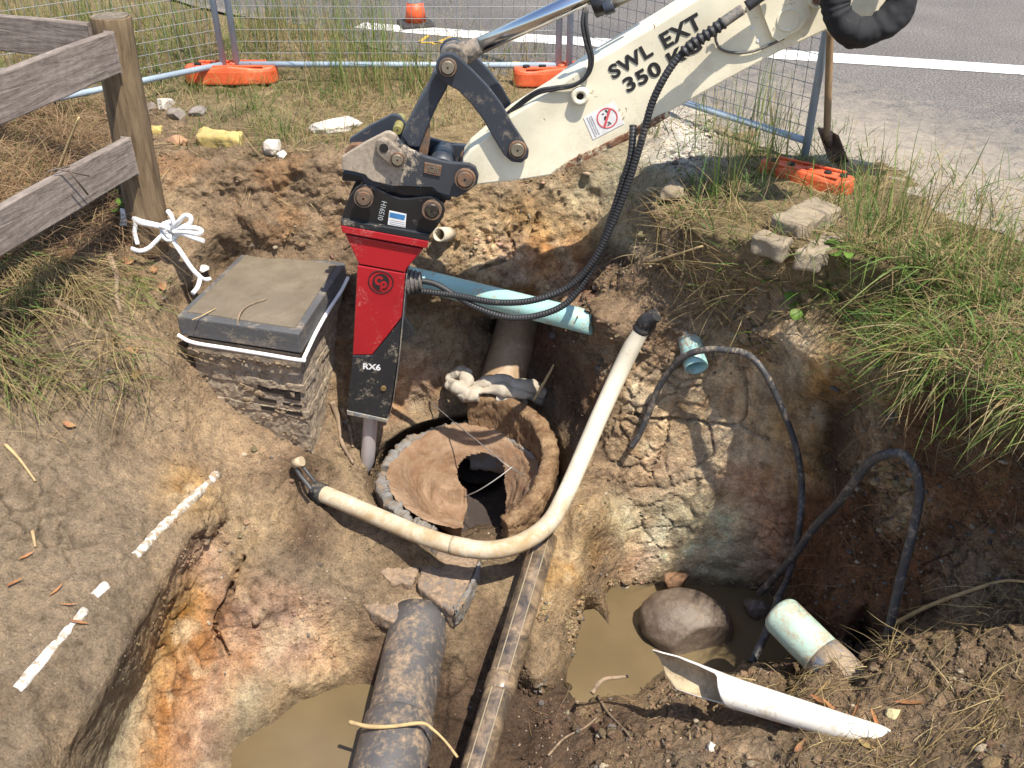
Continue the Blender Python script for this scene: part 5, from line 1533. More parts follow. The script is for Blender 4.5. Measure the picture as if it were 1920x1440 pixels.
# ---- the valve / communication box
m_boxp = worn('muddy_grey_plastic', (.15, .13, .11), (.37, .285, .195), .80, 9, .7, bmp=.5, fine=40, sharp=.35)
m_lidc = worn('lid_concrete', (.175, .142, .100), (.115, .086, .056), .45, 9, .85, bmp=.18, fine=60, sharp=.3)
m_lidf = worn('lid_frame', (.085, .085, .088), (.22, .18, .135), .36, 8, .6, bmp=.15, stretch=(1, 1, 2))
lidpx = [(330, 592), (560, 626), (648, 492), (462, 467)]           # front-left, front-right, back-right, back-left of the lid top
ZT = -.50
L4 = [atz(u, v_, ZT) for u, v_ in lidpx]
bx = thing('service_box', np.mean(L4, 0) - np.array([0, 0, .7]), 'muddy grey plastic service pit box with a concrete lid tied by white rope', 'pit box')
c4 = np.mean(L4, 0)
def inset(P, d): return [p + (c4 - p) / np.linalg.norm((c4 - p)[:2]) * d for p in P]
def down(P, h): return [p - np.array([0, 0, h]) for p in P]
LT = L4; LB = down([c4 + (p - c4) * 1.0 for p in L4], .105)
v, f = hexa(LB, LT); lid = obj('lid', v, f, m_lidf, bx, smooth=False, bevel=.008)
I = inset(LT, .055)
v, f = hexa(down(I, .01), [p + np.array([0, 0, .006]) for p in I]); obj('lid_panel', v, f, m_lidc, lid, smooth=False, bevel=.004)
# body below the lid: slightly tapered ribbed walls
bodyT = down(inset(LT, .035), .125); bodyM = down(inset(LT, .04), .20)
v, f = hexa(down(bodyT, .01), [p + np.array([0, 0, .03]) for p in bodyT]); obj('rim', v, f, m_void, bx, smooth=False)
mb = MB(); lay = [(.125, .03), (.20, .030), (.205, .044), (.30, .046), (.305, .040), (.345, .040), (.35, .050), (.46, .052), (.465, .046), (.50, .046), (.505, .054), (.62, .060), (.86, .08)]
rings = []
for h, ins in lay:
    ring = []
    Q = down(inset(LT, ins), h)
    for i in range(4):
        for t in np.linspace(0, 1, 48, endpoint=False): ring.append(Q[i] + (Q[(i + 1) % 4] - Q[i]) * t)
    rings.append(ring)
dense = []
for i in range(len(rings) - 1):
    hh = abs(lay[i + 1][0] - lay[i][0]); kk = max(1, int(hh / .013))
    for t in np.linspace(0, 1, kk, endpoint=False): dense.append([a + (b - a) * t for a, b in zip(rings[i], rings[i + 1])])
dense.append(rings[-1])
n = len(dense[0]); v = np.array([p for r_ in dense for p in r_])
v += .009 * np.stack([fbm(v * 13, 5, 71, .65), fbm(v * 13, 5, 72, .65), .6 * fbm(v * 13, 5, 73, .65)], 1) * sstep(-v[:, 2], .62, .78)[:, None]
f = [(i * n + j, i * n + (j + 1) % n, (i + 1) * n + (j + 1) % n, (i + 1) * n + j) for i in range(len(dense) - 1) for j in range(n)]
f = [tuple(reversed(q)) for q in f]
obj('box_body', v, f, m_boxp, bx, smooth=False)
# vent slots: near-black bars on the front wall stand in for shaded openings
FL, FR = down(inset(LT, .046), 0)[0], down(inset(LT, .046), 0)[1]
out_ = np.cross(FR - FL, np.array([0, 0, 1.0])); out_ /= np.linalg.norm(out_)
if out_[1] > 0: out_ = -out_
for i, (x0, x1, h, th) in enumerate(((.56, .95, .345, .035), (.80, .95, .385, .014), (.55, .72, .42, .016), (.78, .95, .425, .013), (.56, .95, .468, .02))):
    p = [FL + (FR - FL) * x0, FL + (FR - FL) * x1]
    q = [p[0] - np.array([0, 0, h]), p[1] - np.array([0, 0, h]), p[1] - np.array([0, 0, h + th]), p[0] - np.array([0, 0, h + th])]
    A = [a - out_ * .03 for a in q]; B = [a + out_ * .002 for a in q]
    v, f = hexa(A, B); obj('vent_slot', v, f, m_void, bx, smooth=False)
# clods sitting on the box ledge
rgb = np.random.default_rng(5); kk = MB()
for i in range(50):
    s = rgb.random(); p = FL + (FR - FL) * s - np.array([0, 0, .19 + .03 * rgb.random()]) + out_ * (.0 + .02 * rgb.random())
    r_ = .005 + .02 * rgb.random() ** 3; kk.add(*lump(p, (r_ * 1.2, r_, r_ * .8), 2, .5, 2, i, rotz(i), 6))
for i in range(90):
    s, t_ = rgb.random(), rgb.random(); p = FL + (FR - FL) * s - np.array([0, 0, .25 + .5 * t_]) + out_ * (.0 + .012 * rgb.random() - .008)
    r_ = .005 + .016 * rgb.random() ** 2; kk.add(*lump(p, (r_ * 1.5, r_ * .35, r_), 3, .55, 2, i, None, 4))
m_clodp = worn('clinging_soil', (.25, .18, .115), (.40, .29, .18), .4, 14, .95, bmp=.5)
kk.make('clinging_soil', m_clodp, bx)['kind'] = 'stuff'
# ---- white rope: loops round the post and the box
m_rope, nt, bs = new_mat('white_rope')
bs.inputs['Base Color'].default_value = (.80, .80, .80, 1); bs.inputs['Roughness'].default_value = .8
wv = nd(nt, 'ShaderNodeTexWave'); wv.inputs['Scale'].default_value = 55; wv.inputs['Distortion'].default_value = 1.5; nt.links.new(nd(nt, 'ShaderNodeNewGeometry').outputs['Position'], wv.inputs['Vector']); bump(nt, bs, wv.outputs[0], .25, .004)
KN = aty(318, 428, 4.27)
rp = thing('white_rope', KN, 'white rope knotted round the timber post and tied to the box lid', 'rope')
def rope(pts, r=.0112, n=8):
    P = spline(pts, n); v, f = tube(P, r, 10); return obj('rope_strand', v, f, m_rope, rp)
def Z7(x, y): return (200 + x / 7.2, 370 + y / 7.2)
for dy, c_ in ((0, 0), (9, .012), (-7, -.01)):
    rope([aty(*Z7(820, 410 + dy), 4.27), aty(*Z7(640, 370 + dy), 4.265), aty(*Z7(430, 320 + dy * 1.5), 4.28), aty(*Z7(340, 240 + dy), 4.33), aty(*Z7(300, 160), 4.42 + c_)])
for dx in (0, 22, 45):
    rope([aty(*Z7(205 + dx * 2, 150), 4.36), aty(*Z7(215 + dx * 1.4, 250), 4.34), aty(*Z7(200 + dx, 380), 4.33)], .009)
rope([aty(*Z7(330, 190), 4.33), aty(*Z7(390, 330), 4.29), aty(*Z7(380, 480), 4.28), aty(*Z7(420, 640), 4.26)])
rope([aty(*Z7(870, 480), 4.25), aty(*Z7(760, 510), 4.25), aty(*Z7(660, 600), 4.24), aty(*Z7(560, 690), 4.22), aty(*Z7(440, 725), 4.2), aty(*Z7(330, 690), 4.2)])
rope([aty(*Z7(860, 440), 4.24), aty(*Z7(905, 370), 4.22), aty(*Z7(870, 250), 4.22), aty(*Z7(825, 185), 4.24)])
rope([aty(*Z7(890, 450), 4.24), aty(*Z7(970, 330), 4.2), aty(*Z7(1060, 245), 4.19), aty(*Z7(1135, 270), 4.18), aty(*Z7(1120, 350), 4.18), aty(*Z7(1020, 400), 4.2), aty(*Z7(900, 450), 4.23)])
rope([aty(*Z7(890, 450), 4.24), aty(*Z7(1050, 415), 4.18), aty(*Z7(1200, 415), 4.16), aty(*Z7(1280, 450), 4.15), aty(*Z7(1240, 490), 4.15), aty(*Z7(1080, 470), 4.17), aty(*Z7(900, 470), 4.22)])
rope([aty(*Z7(900, 470), 4.24), aty(*Z7(1050, 500), 4.18), aty(*Z7(1180, 550), 4.15), aty(*Z7(1310, 590), 4.13)])
kk = MB()
for i in range(5):
    a0 = i * 1.2; P = [KN + np.array([.035 * math.cos(a0 + t) * math.cos(i), -.01 + .028 * math.sin(a0 + t), .035 * math.sin(t) - .01]) for t in np.linspace(0, 6, 16)]
    kk.add(*tube(P, .0115, 8))
kk.make('knot', m_rope, rp)
rope([aty(*Z7(880, 560), 4.25), aty(*Z7(1000, 740), 4.2), aty(*Z7(1150, 960), 4.18), aty(*Z7(1265, 1080), 4.18)], .0115)
rope([aty(*Z7(1265, 1080), 4.18), aty(*Z7(1230, 1210), 4.14), aty(*Z7(1160, 1300), 4.1)], .0115)
rope([aty(*Z7(1265, 1080), 4.18), aty(*Z7(1330, 1110), 4.2), aty(*Z7(1400, 1100), 4.22)], .010)
# loop under the lid
def lp(i, t, h, o_=.012):
    p = LT[i] + (LT[(i + 1) % 4] - LT[i]) * t; q = c4 + (p - c4) * (1 + o_ / np.linalg.norm((p - c4)[:2])); return q - np.array([0, 0, h])
rope([aty(333, 628, L4[0][1] - .02), lp(0, .12, .128), lp(0, .4, .13), lp(0, .7, .132), lp(0, .985, .135), lp(1, .03, .128), lp(1, .25, .10), lp(1, .5, .085), lp(1, .8, .09), lp(1, .97, .08)], .0095)
# ------------------------------------------------------------ TIMBER FENCE
m_rail, nt, bs = new_mat('weathered_timber')
tc = nd(nt, 'ShaderNodeTexCoord'); 
mp = nd(nt, 'ShaderNodeMapping'); mp.inputs['Scale'].default_value = (1.3, 12, 12); nt.links.new(tc.outputs['Object'], mp.inputs[0])
n1 = noise_node(nt, 3.2, 8, .7, mp.outputs[0], .6); n2 = noise_node(nt, 30, 5, .7, nd(nt, 'ShaderNodeNewGeometry').outputs['Position'])
r1 = ramp(nt, n1.outputs[0], [(.25, (.085, .066, .055)), (.42, (.185, .150, .128)), (.6, (.27, .225, .195)), (.8, (.33, .28, .245))])
r2 = ramp(nt, n2.outputs[0], [(.3, g(.75)), (.7, g(1.15))])
nt.links.new(mix(nt, 1.0, r1.outputs[0], r2.outputs[0], 'MULTIPLY'), bs.inputs['Base Color']); bs.inputs['Roughness'].default_value = .9; bs.inputs['Specular IOR Level'].default_value = .2
bump(nt, bs, n1.outputs[0], .6, .01)
m_post, nt, bs = new_mat('treated_post')
tc = nd(nt, 'ShaderNodeTexCoord'); mp = nd(nt, 'ShaderNodeMapping'); mp.inputs['Scale'].default_value = (14, 14, 1.1); nt.links.new(tc.outputs['Object'], mp.inputs[0])
n1 = noise_node(nt, 2.6, 8, .68, mp.outputs[0], .8)
r1 = ramp(nt, n1.outputs[0], [(.28, (.055, .036, .022)), (.45, (.135, .092, .054)), (.62, (.215, .155, .092)), (.8, (.29, .22, .14))])
nt.links.new(r1.outputs[0], bs.inputs['Base Color']); bs.inputs['Roughness'].default_value = .85; bs.inputs['Specular IOR Level'].default_value = .25
bump(nt, bs, n1.outputs[0], .6, .012)
pb_ = aty(286, 470, 4.38); pt_ = aty(207, 30, 4.40)
fen = thing('timber_fence', pb_, 'weathered post and rail timber fence corner at the pit edge', 'fence')
P = [pb_ + (pt_ - pb_) * t for t in np.linspace(0, 1, 20)]
v, f = tube(P, [.098 - .012 * t for t in np.linspace(0, 1, 20)], 28, jitter=.006, seed=3)
po_ = obj('post', v, f, m_post, fen, bevel=.004)
v, f = tube([pt_ - np.array([0, 0, .002]), pt_ + np.array([0, 0, .003])], .080, 24, jitter=.004); obj('end_grain', v, f, worn('end_grain', (.22, .18, .13), (.13, .10, .07), .5, 30, .95, bmp=.5), po_)
def rail(a, b, h, th, label=None):
    a, b = np.array(a), np.array(b); L = np.linalg.norm(b - a); ex = (b - a) / L; ey = np.cross(np.array([0, 0, 1.0]), ex); ey /= np.linalg.norm(ey); ez = np.cross(ex, ey)
    nx = 24; v = []; f = []
    for i in range(nx + 1):
        for (sy, sz) in ((-1, -1), (1, -1), (1, 1), (-1, 1)): v.append([L * (i / nx - .5), sy * th / 2, sz * h / 2])
    v = np.array(v); v += .004 * np.stack([0 * v[:, 0], fbm(v * 5 + a, 3, 1), fbm(v * 4 + a, 3, 2)], 1)
    for i in range(nx):
        for k in range(4): q = (k + 1) % 4; f.append((i * 4 + k, (i + 1) * 4 + k, (i + 1) * 4 + q, i * 4 + q))
    f.append((3, 2, 1, 0)); f.append((nx * 4, nx * 4 + 1, nx * 4 + 2, nx * 4 + 3))
    f = [tuple(reversed(q)) for q in f]
    o = obj('rail', v * 0 + v, f, m_rail, None, smooth=False, bevel=.006, loc=(0, 0, 0))
    R = Matrix((ex, ey, ez)).transposed().to_4x4(); R.translation = Vector(((a + b) / 2).tolist())
    o.parent = fen; o.matrix_local = Matrix.Translation(-fen.location) @ R
    if label: o['label'] = label
    return o
def along(p, q, k): p, q = np.array(p), np.array(q); return p + (q - p) * k
a = aty(212, 99, 4.30); b = atz(0, 181, a[2]); rail(a, along(a, b, 2.2), .178, .045)
a = aty(244, 293, 4.28); b = atz(0, 430, a[2]); rail(a, along(a, b, 2.2), .175, .045)
a = aty(180, 80, 4.48); b = atz(0, 60, a[2]); rail(a, along(a, b, 2.2), .165, .045)
tw = MB()
for (u0, v0, u1, v1) in ((100, 315, 168, 330), (88, 322, 130, 312), (128, 318, 165, 365)): tw.add(*tube([aty(u0, v0, 3.78), aty(u1, v1, 3.86)], .004, 6))
tw.make('tie_wire', plain('rust_wire', (.12, .09, .07), .7), fen)
# ------------------------------------------------------------ TEMPORARY MESH FENCE
m_galv = worn('galvanised_tube', (.34, .42, .50), (.26, .26, .25), .15, 10, .55, bmp=.05)  # blue in the base colour stands in for reflected sky
m_mesh = plain('galvanised_wire_mesh', (.36, .37, .37), .45, .6)
m_orange, nt, bs = new_mat('orange_plastic')
pos = nd(nt, 'ShaderNodeNewGeometry').outputs['Position']
nn = noise_node(nt, 9, 7, .65, pos)
r = ramp(nt, nn.outputs[0], [(.3, (.52, .075, .022)), (.6, (.72, .125, .040)), (.78, (.74, .26, .13))]); nt.links.new(r.outputs[0], bs.inputs['Base Color']); bs.inputs['Roughness'].default_value = .5
def panel(A, B, label, h=2.1, zb=.11, lean=(0, 0)):
    A, B = np.array([A[0], A[1], 0.0]), np.array([B[0], B[1], 0.0])
    root = thing('mesh_fence_panel', (A + B) / 2, label, 'fence panel', 'temporary mesh fence panels')
    L = np.linalg.norm(B - A); ex = (B - A) / L
    up = lambda p, z: p + np.array([lean[0] * z, lean[1] * z, z])
    for p in (A, B):
        v, f = tube([up(p, 0.03), up(p, 1.0), up(p, h)], .0195, 16); obj('upright', v, f, m_galv, root)
    for z in (zb, h - .03):
        v, f = tube([up(A + ex * .015, z), up(B - ex * .015, z)], .0175, 16); obj('cross_tube', v, f, m_galv, root)
    k = MB(); r = .0019
    n = int(L / .0675)
    for i in range(1, n):
        p = A + ex * (L * i / n); w = .004 * math.sin(i * 1.7)
        k.add(*tube([up(p, zb - .008), up(p + ex * w, (zb + h) / 2), up(p, h - .01)], r, 4, cap=False))
    m = int((h - zb) / .0675)
    nrm = np.array([ex[1], -ex[0], 0]) * .003
    for i in range(1, m):
        z = zb + (h - zb) * i / m
        k.add(*tube([up(A, z) + nrm, up(A + ex * (L * .5), z + .003 * math.sin(i)) + nrm, up(B, z) + nrm], r, 4, cap=False))
    k.make('wire_mesh', m_mesh, root)
    for q in (.2, .5, .8):
        v, f = tube([up(A + ex * (L * q), zb - .03), up(A + ex * (L * q), zb + .03)], .006, 6); obj('mesh_clip', v, f, plain('clip', (.14, .12, .1), .6), root)
    return root
G = lambda u, v: atz(u, v, 0.0)[:2]
pA = atz(449, 148, .02)[:2]; pB = atz(1046, 150, .02)[:2]
qA = atz(424, 148, .02)[:2]; qdir = atz(95, 187, .11)[:2] - qA; qdir /= np.linalg.norm(qdir)
panel(qA + qdir * 2.1, qA, 'mesh fence panel running behind the timber post to the left', lean=(-.012, 0))
panel(pA, pB, 'mesh fence panel behind the breaker linkage with a bright bottom tube', lean=(0, 0))
rB = atz(1508, 298, .02)[:2]; rA = atz(1066, 152, .02)[:2]
panel(rA, rB, 'mesh fence panel running under the cream arm towards the spade')
def foot(c, ang, label, s=1.0):
    # moulded ballast foot: flat long body with rounded ends, ridges and tube sockets
    prof = []
    for i in range(40):
        t = 2 * math.pi * i / 40; x = .34 * math.copysign(abs(math.cos(t)) ** .55, math.cos(t)); y = .115 * math.copysign(abs(math.sin(t)) ** .7, math.sin(t))
        prof.append((x, y * (1 - .10 * abs(math.sin(x * 9)))))
    lay = [(0, .97), (.015, 1.0), (.09, .985), (.115, .93), (.125, .84)]
    v = []; f = []
    for z, k in lay:
        for x, y in prof: v.append([x * (1 - (1 - k) * .35), y * k, z + (.012 * math.cos(x * 14) if z > .1 else 0)])
    n = 40
    for i in range(4):
        for j in range(n): q = (j + 1) % n; f.append((i * n + j, i * n + q, (i + 1) * n + q, (i + 1) * n + j))
    f.append(tuple(range(n - 1, -1, -1))); f.append(tuple(4 * n + j for j in range(n)))
    Rm = rotz(ang) * .84 * s; root = thing('fence_foot', (c[0], c[1], 0.0), label, 'fence foot', 'orange plastic fence feet')
    W_ = lambda q: np.array(q) @ Rm.T + np.array([c[0], c[1], 0.005])
    obj('foot_body', W_(v), f, m_orange, root, smooth=False, bevel=.006)
    for x in (-.24, -.12, .02, .15, .26):
        vv_, ff_ = tube([np.array([x, .0, .120]), np.array([x, .0, .135])], .026, 18); obj('socket', W_(vv_), ff_, m_dark if abs(x - .02) > .01 else m_orange, root)
    for sy in (-1, 1):
        vv_, ff_ = box((0, sy * .075, .128), (.5, .018, .016)); obj('ridge', W_(vv_), ff_, m_orange, root, smooth=False, bevel=.004)
foot((pA + qA) / 2 + np.array([0.0, .0]), .03, 'orange plastic fence foot sunk in green grass behind the pit')
foot((pB + rA) / 2 + np.array([-.03, 0]), .12, 'orange plastic fence foot half hidden behind the cream arm')
foot(atz(1511, 330, .05)[:2], math.atan2(*(atz(1590, 348, .06) - atz(1438, 312, .06))[[1, 0]]), 'orange plastic fence foot in grass near the paving blocks', .80)
# ------------------------------------------------------------ cone, spade, blocks, stones
cc = atz(780, 48, 0)
cn = thing('traffic_cone', cc, 'orange traffic cone with a white band on the road line', 'traffic cone')
v, f = box((cc[0], cc[1], .016), (.25, .25, .03), rotz(.3)); obj('cone_base', v, f, plain('black_base', (.035, .03, .03), .7), cn, smooth=False, bevel=.01)
def frus(z0, z1, r0, r1): return tube([cc + np.array([0, 0, z0]), cc + np.array([0, 0, z1])], [r0, r1], 32)
m_cone = plain('cone_orange', (.70, .10, .025), .5)
rz = lambda z: .085 - .062 * z / .46
obj('cone_body', *frus(.03, .17, rz(.03), rz(.17)), m_cone, cn); obj('reflective_band', *frus(.17, .30, rz(.17) + .001, rz(.30) + .001), plain('reflective_white', (.62, .64, .63), .4), cn); obj('cone_body', *frus(.30, .47, rz(.30), rz(.47)), m_cone, cn)
m_handle = worn('spade_handle_wood', (.30, .20, .105), (.14, .10, .07), .4, 20, .7, bmp=.1, stretch=(1, 1, .2))
m_blade = worn('rusty_blade', (.13, .085, .065), (.22, .13, .085), .5, 12, .75, metal=.2, bmp=.3)
s0 = aty(1550, 262, 4.56); s1 = aty(1557, 52, 4.47)
sp = thing('spade', atz(1580, 304, 0.0), 'rusty spade with a wooden handle leaning against the fence upright', 'spade')
v, f = tube(spline([s0, along(s0, s1, .5) + np.array([.003, .01, 0]), s1], 8), .0175, 16); obj('spade_handle', v, f, m_handle, sp)
v, f = tube([aty(1553, 248, 4.56), aty(1556, 275, 4.56)], [.021, .015], 12); obj('blade_socket', v, f, m_blade, sp)
nu, nv = 9, 12; v = []
bl = [aty(1532, 240, 4.57), aty(1573, 254, 4.52), aty(1592, 303, 4.50), aty(1552, 297, 4.56)]
for j in range(nv):
    for i in range(nu):
        s, t = i / (nu - 1), j / (nv - 1)
        p = (bl[0] * (1 - s) + bl[1] * s) * (1 - t) + (bl[3] * (1 - s) + bl[2] * s) * t
        v.append(p + np.array([0, .05 * (1 - (2 * s - 1) ** 2) * (1 - .4 * t), 0]) + (np.array([0, 0, -.03 * (1 - (2 * s - 1) ** 2)]) if j == nv - 1 else 0))
f = [(j * nu + i, j * nu + i + 1, (j + 1) * nu + i + 1, (j + 1) * nu + i) for j in range(nv - 1) for i in range(nu - 1)]
o = obj('spade_blade', v, f, m_blade, sp); sm = o.modifiers.new('thick', 'SOLIDIFY'); sm.thickness = .004
m_block = worn('paving_block', (.30, .245, .175), (.22, .175, .12), .4, 12, .95, bmp=.45, fine=60, spec=.15, sharp=.3)
def block(name, T4, th, label, grp, mat=None, cat='block', z=None):
    T_ = [atz(u, v_, z) for u, v_ in T4]; B_ = [p - np.array([0, 0, th]) for p in T_]
    v, f = rocky(B_, T_, .009, .02, .008)
    o = obj(name, v, f, mat or m_block); tag(o, label, cat, grp); return o
block('paving_block', [(1447, 402), (1500, 424), (1582, 388), (1528, 368)], .09, 'upper tilted paving block in the grass by the fence foot', 'paving blocks in the grass', z=.105)
block('paving_block', [(1410, 440), (1470, 462), (1490, 446), (1432, 430)], .08, 'small paving block lowest on the left of the pile', 'paving blocks in the grass', z=.065)
block('paving_block', [(1490, 470), (1540, 478), (1590, 440), (1545, 432)], .08, 'paving block half buried under the upper one', 'paving blocks in the grass', z=.045)
m_yb = worn('yellow_block', (.50, .38, .14), (.30, .23, .13), .35, 10, .9, bmp=.35, spec=.15, sharp=.25)
block('sandstone_block', [(366, 252), (448, 262), (455, 246), (378, 238)], .20, 'yellow stone block bedded in the top of the far wall', 'yellow stone blocks at the rim', m_yb, 'block', z=.03)
block('sandstone_block', [(281, 241), (302, 241), (304, 234), (284, 234)], .09, 'small yellow block corner right beside the timber post', 'yellow stone blocks at the rim', m_yb, 'block', z=.01)
m_rock = worn('grey_rock', (.24, .21, .19), (.32, .26, .19), .4, 12, .95, bmp=.6, spec=.15, sharp=.3)
m_chalk = worn('lime_lump', (.66, .61, .54), (.40, .31, .22), .3, 14, .95, bmp=.5, spec=.1, sharp=.3)
for (u, v_, r, m_, lab) in ((332, 220, .055, m_rock, 'grey rock right of the timber post top of the far wall'), (372, 214, .05, m_rock, 'rounded grey rock near the orange foot'), (310, 200, .06, m_chalk, 'flat pale rock behind the grey rocks'), (284, 204, .04, m_rock, 'dark rock touching the timber post'),
                            (512, 280, .055, m_chalk, 'white lime lump on the rim of the far wall'), (530, 292, .03, m_chalk, 'small white lump below the lime lump'), (632, 240, .10, m_chalk, 'wide white lime patch lying in the verge grass'), (330, 270, .05, worn('orange_stone', (.36, .2, .11), (.25, .17, .11), .4, 10, .9, bmp=.4), 'orange brown stone below the small yellow block'),
                            (380, 505, .030, m_chalk, 'pale stone lying by the rope next to the box'), (1252, 365, .075, m_block, 'buff stone stuck in the gully bank under the arm'), (1675, 1338, .026, worn('sulphur_stone', (.5, .44, .24), (.35, .28, .16), .3, 20, .9, bmp=.4), 'pale yellow stone right of the white split pipe'),
                            (1400, 1318, .03, m_rock, 'grey stone right against the split pipe in the spoil'), (1334, 1404, .022, m_chalk, 'small white stone left of the split pipe')):
    p, nr = hit(u, v_)
    sc = (1.5, 1, .45) if r >= .1 else (1.15, .95, .75)
    v, f = lump(p + np.array([0, 0, r * .2]), tuple(r * q for q in sc), 4, .22, 1.8, int(u), rotz(u), 6)
    o = obj('stone', v, f, m_); tag(o, lab, 'stone', 'stones lying about the pit')
# ------------------------------------------------------------ GRASS, STRAW, CLODS, LEAVES
TN, TAREA = normals(TV, TF)
tc_ = TV[TF].mean(1); tu, tw_, ty = screen_tri(tc_)
inview = (tu > -140) & (tu < 2060) & (tw_ > -60) & (tw_ < 1500) & (ty > .8)
def sample(weight, n, seed):
    """n points on the ground, drawn by area times a per-corner weight"""
    r = np.random.default_rng(seed)
    w = weight[TF].mean(1) * TAREA * inview
    if w.sum() <= 0: return np.zeros((0, 3)), np.zeros((0, 3)), np.zeros(0, int)
    t = np.searchsorted(np.cumsum(w), r.random(n) * w.sum()); t = np.clip(t, 0, len(TF) - 1)
    a, b = r.random(n), r.random(n); s = a + b > 1; a[s], b[s] = 1 - a[s], 1 - b[s]
    F = TF[t]; p = TV[F[:, 0]] * (1 - a - b)[:, None] + TV[F[:, 1]] * a[:, None] + TV[F[:, 2]] * b[:, None]
    return p, TN[F[:, 0]], F[:, 0]
def blades(p, up, L, W, az, lean, droop, col, tip, K=5, wob=0.0, seed=0):
    """ribbons: root p, start direction up+lean, falling over by droop; returns verts, quads, colours"""
    n = len(p); r = np.random.default_rng(seed)
    h = np.stack([np.cos(az), np.sin(az), np.zeros(n)], 1)
    d0 = up + h * lean[:, None]; d0 /= np.linalg.norm(d0, axis=1)[:, None]
    wv = np.cross(d0, h + .3 * r.normal(size=(n, 3))); wv /= np.linalg.norm(wv, axis=1)[:, None] + 1e-9
    V_ = []; C_ = []
    t = np.linspace(0, 1, K + 1)
    ph = r.random(n) * 6.28
    for k in range(K + 1):
        c = p + L[:, None] * (t[k] * d0 + (droop * t[k] ** 2.0)[:, None] * (h * .55 + np.array([0, 0, -1.0])))
        if wob: c = c + (wob * L * np.sin(ph + t[k] * 5))[:, None] * wv * t[k]
        w = (W * max(.06, (1 - t[k]) ** .55) * (1.0 if k else .7))[:, None] * wv * .5
        V_ += [c - w, c + w]
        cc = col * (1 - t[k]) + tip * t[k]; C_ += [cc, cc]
    m = 2 * (K + 1)
    Vt = np.stack(V_, 1).reshape(-1, 3); Ct = np.stack(C_, 1).reshape(-1, 3)
    b = (np.arange(n) * m)[:, None]
    Q = np.concatenate([b + np.array([2 * k, 2 * k + 1, 2 * k + 3, 2 * k + 2]) for k in range(K)], 0)
    return Vt, Q, Ct
def bulk(name, Vt, Q, Ct, mat, label):
    me = bpy.data.meshes.new(name); k = Q.shape[1]
    me.vertices.add(len(Vt)); me.vertices.foreach_set('co', Vt.astype(np.float32).ravel())
    me.loops.add(Q.size); me.loops.foreach_set('vertex_index', Q.astype(np.int32).ravel())
    me.polygons.add(len(Q)); me.polygons.foreach_set('loop_start', np.arange(0, Q.size, k, dtype=np.int32)); me.polygons.foreach_set('loop_total', np.full(len(Q), k, dtype=np.int32))
    me.update(calc_edges=True); me.shade_smooth()
    ca = me.color_attributes.new('Col', 'FLOAT_COLOR', 'POINT'); ca.data.foreach_set('color', np.c_[np.clip(Ct, 0, 1), np.ones(len(Ct))].astype(np.float32).ravel())
    me.materials.append(mat); o = bpy.data.objects.new(name, me); COL.objects.link(o); tag(o, label, kind='stuff'); return o
def join(parts):
    V_, Q_, C_ = [], [], []; o = 0
    for v, q, c in parts: V_.append(v); Q_.append(q + o); C_.append(c); o += len(v)
    return np.vstack(V_), np.vstack(Q_), np.vstack(C_)
m_leaf = leafy('grass_blade'); m_straw = leafy('straw_blade', .7, .2)
GREEN = np.array([[.085, .155, .030], [.115, .185, .038], [.060, .125, .030], [.15, .21, .05], [.19, .21, .06]])
STRAW = np.array([[.34, .25, .11], [.42, .32, .15], [.26, .185, .085], [.46, .37, .20], [.22, .15, .075]])
DEAD = np.array([[.20, .12, .065], [.26, .165, .09], [.15, .09, .05], [.31, .22, .125]])
def pick(pal, n, seed):
    r = np.random.default_rng(seed); return pal[r.integers(0, len(pal), n)] * r.uniform(.75, 1.25, (n, 1))
gden, dden = TA[:, 4], TA[:, 5]
UPV = np.array([0, 0, 1.0])
parts = []; dparts = []
def clump(p, seed, sc=7.0, lo=-.15, hi=.35):
    return sstep(fbm(p * sc, 3, seed), lo, hi)
uu, ww, yc = screen_tri(TV)
far = TV[:, 1] > 3.9
# short green turf and taller tufts
for (n, msk, Lr, wr, seed, le, dr) in ((9000, far & (uu < 1150), (.04, .20), (.0025, .005), 1, .5, .30), (3200, (~far | (uu > 1150)) & (ww < 1000), (.06, .26), (.003, .0065), 2, .6, .35)):
    p, nr, vi = sample(gden ** 1.3 * msk * np.where((uu < 330) & (ww > 400), .3, 1.0) * (.12 + clump(TV, seed)), n, seed)
    r = np.random.default_rng(seed + 100); n = len(p)
    L = r.uniform(*Lr, n) * (.5 + .8 * clump(p, seed + 9)); W_ = r.uniform(*wr, n)
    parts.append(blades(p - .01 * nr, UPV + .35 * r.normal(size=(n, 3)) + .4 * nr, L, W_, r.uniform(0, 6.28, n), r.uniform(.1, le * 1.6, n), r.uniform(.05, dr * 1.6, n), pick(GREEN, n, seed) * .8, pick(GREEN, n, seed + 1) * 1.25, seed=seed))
# dry short grass everywhere on the verge
for (n, msk, Lr, wr, seed) in ((13000, far & (uu < 1180), (.05, .24), (.0018, .004), 3), (4200, (~far | (uu > 1180)) & (ww < 1000), (.06, .28), (.002, .0045), 4)):
    p, nr, vi = sample(dden ** 1.4 * msk * (.15 + clump(TV, seed, 5)) * (TN[:, 2] > .25), n, seed)
    r = np.random.default_rng(seed + 100); n = len(p)
    L = r.uniform(*Lr, n)
    dparts.append(blades(p - .01 * nr, .8 * UPV + .5 * r.normal(size=(n, 3)) + .5 * nr, L, r.uniform(*wr, n), r.uniform(0, 6.28, n), r.uniform(.2, 2.2, n), r.uniform(.05, .6, n), pick(STRAW, n, seed) * .8, pick(STRAW, n, seed + 1), wob=.03, seed=seed))
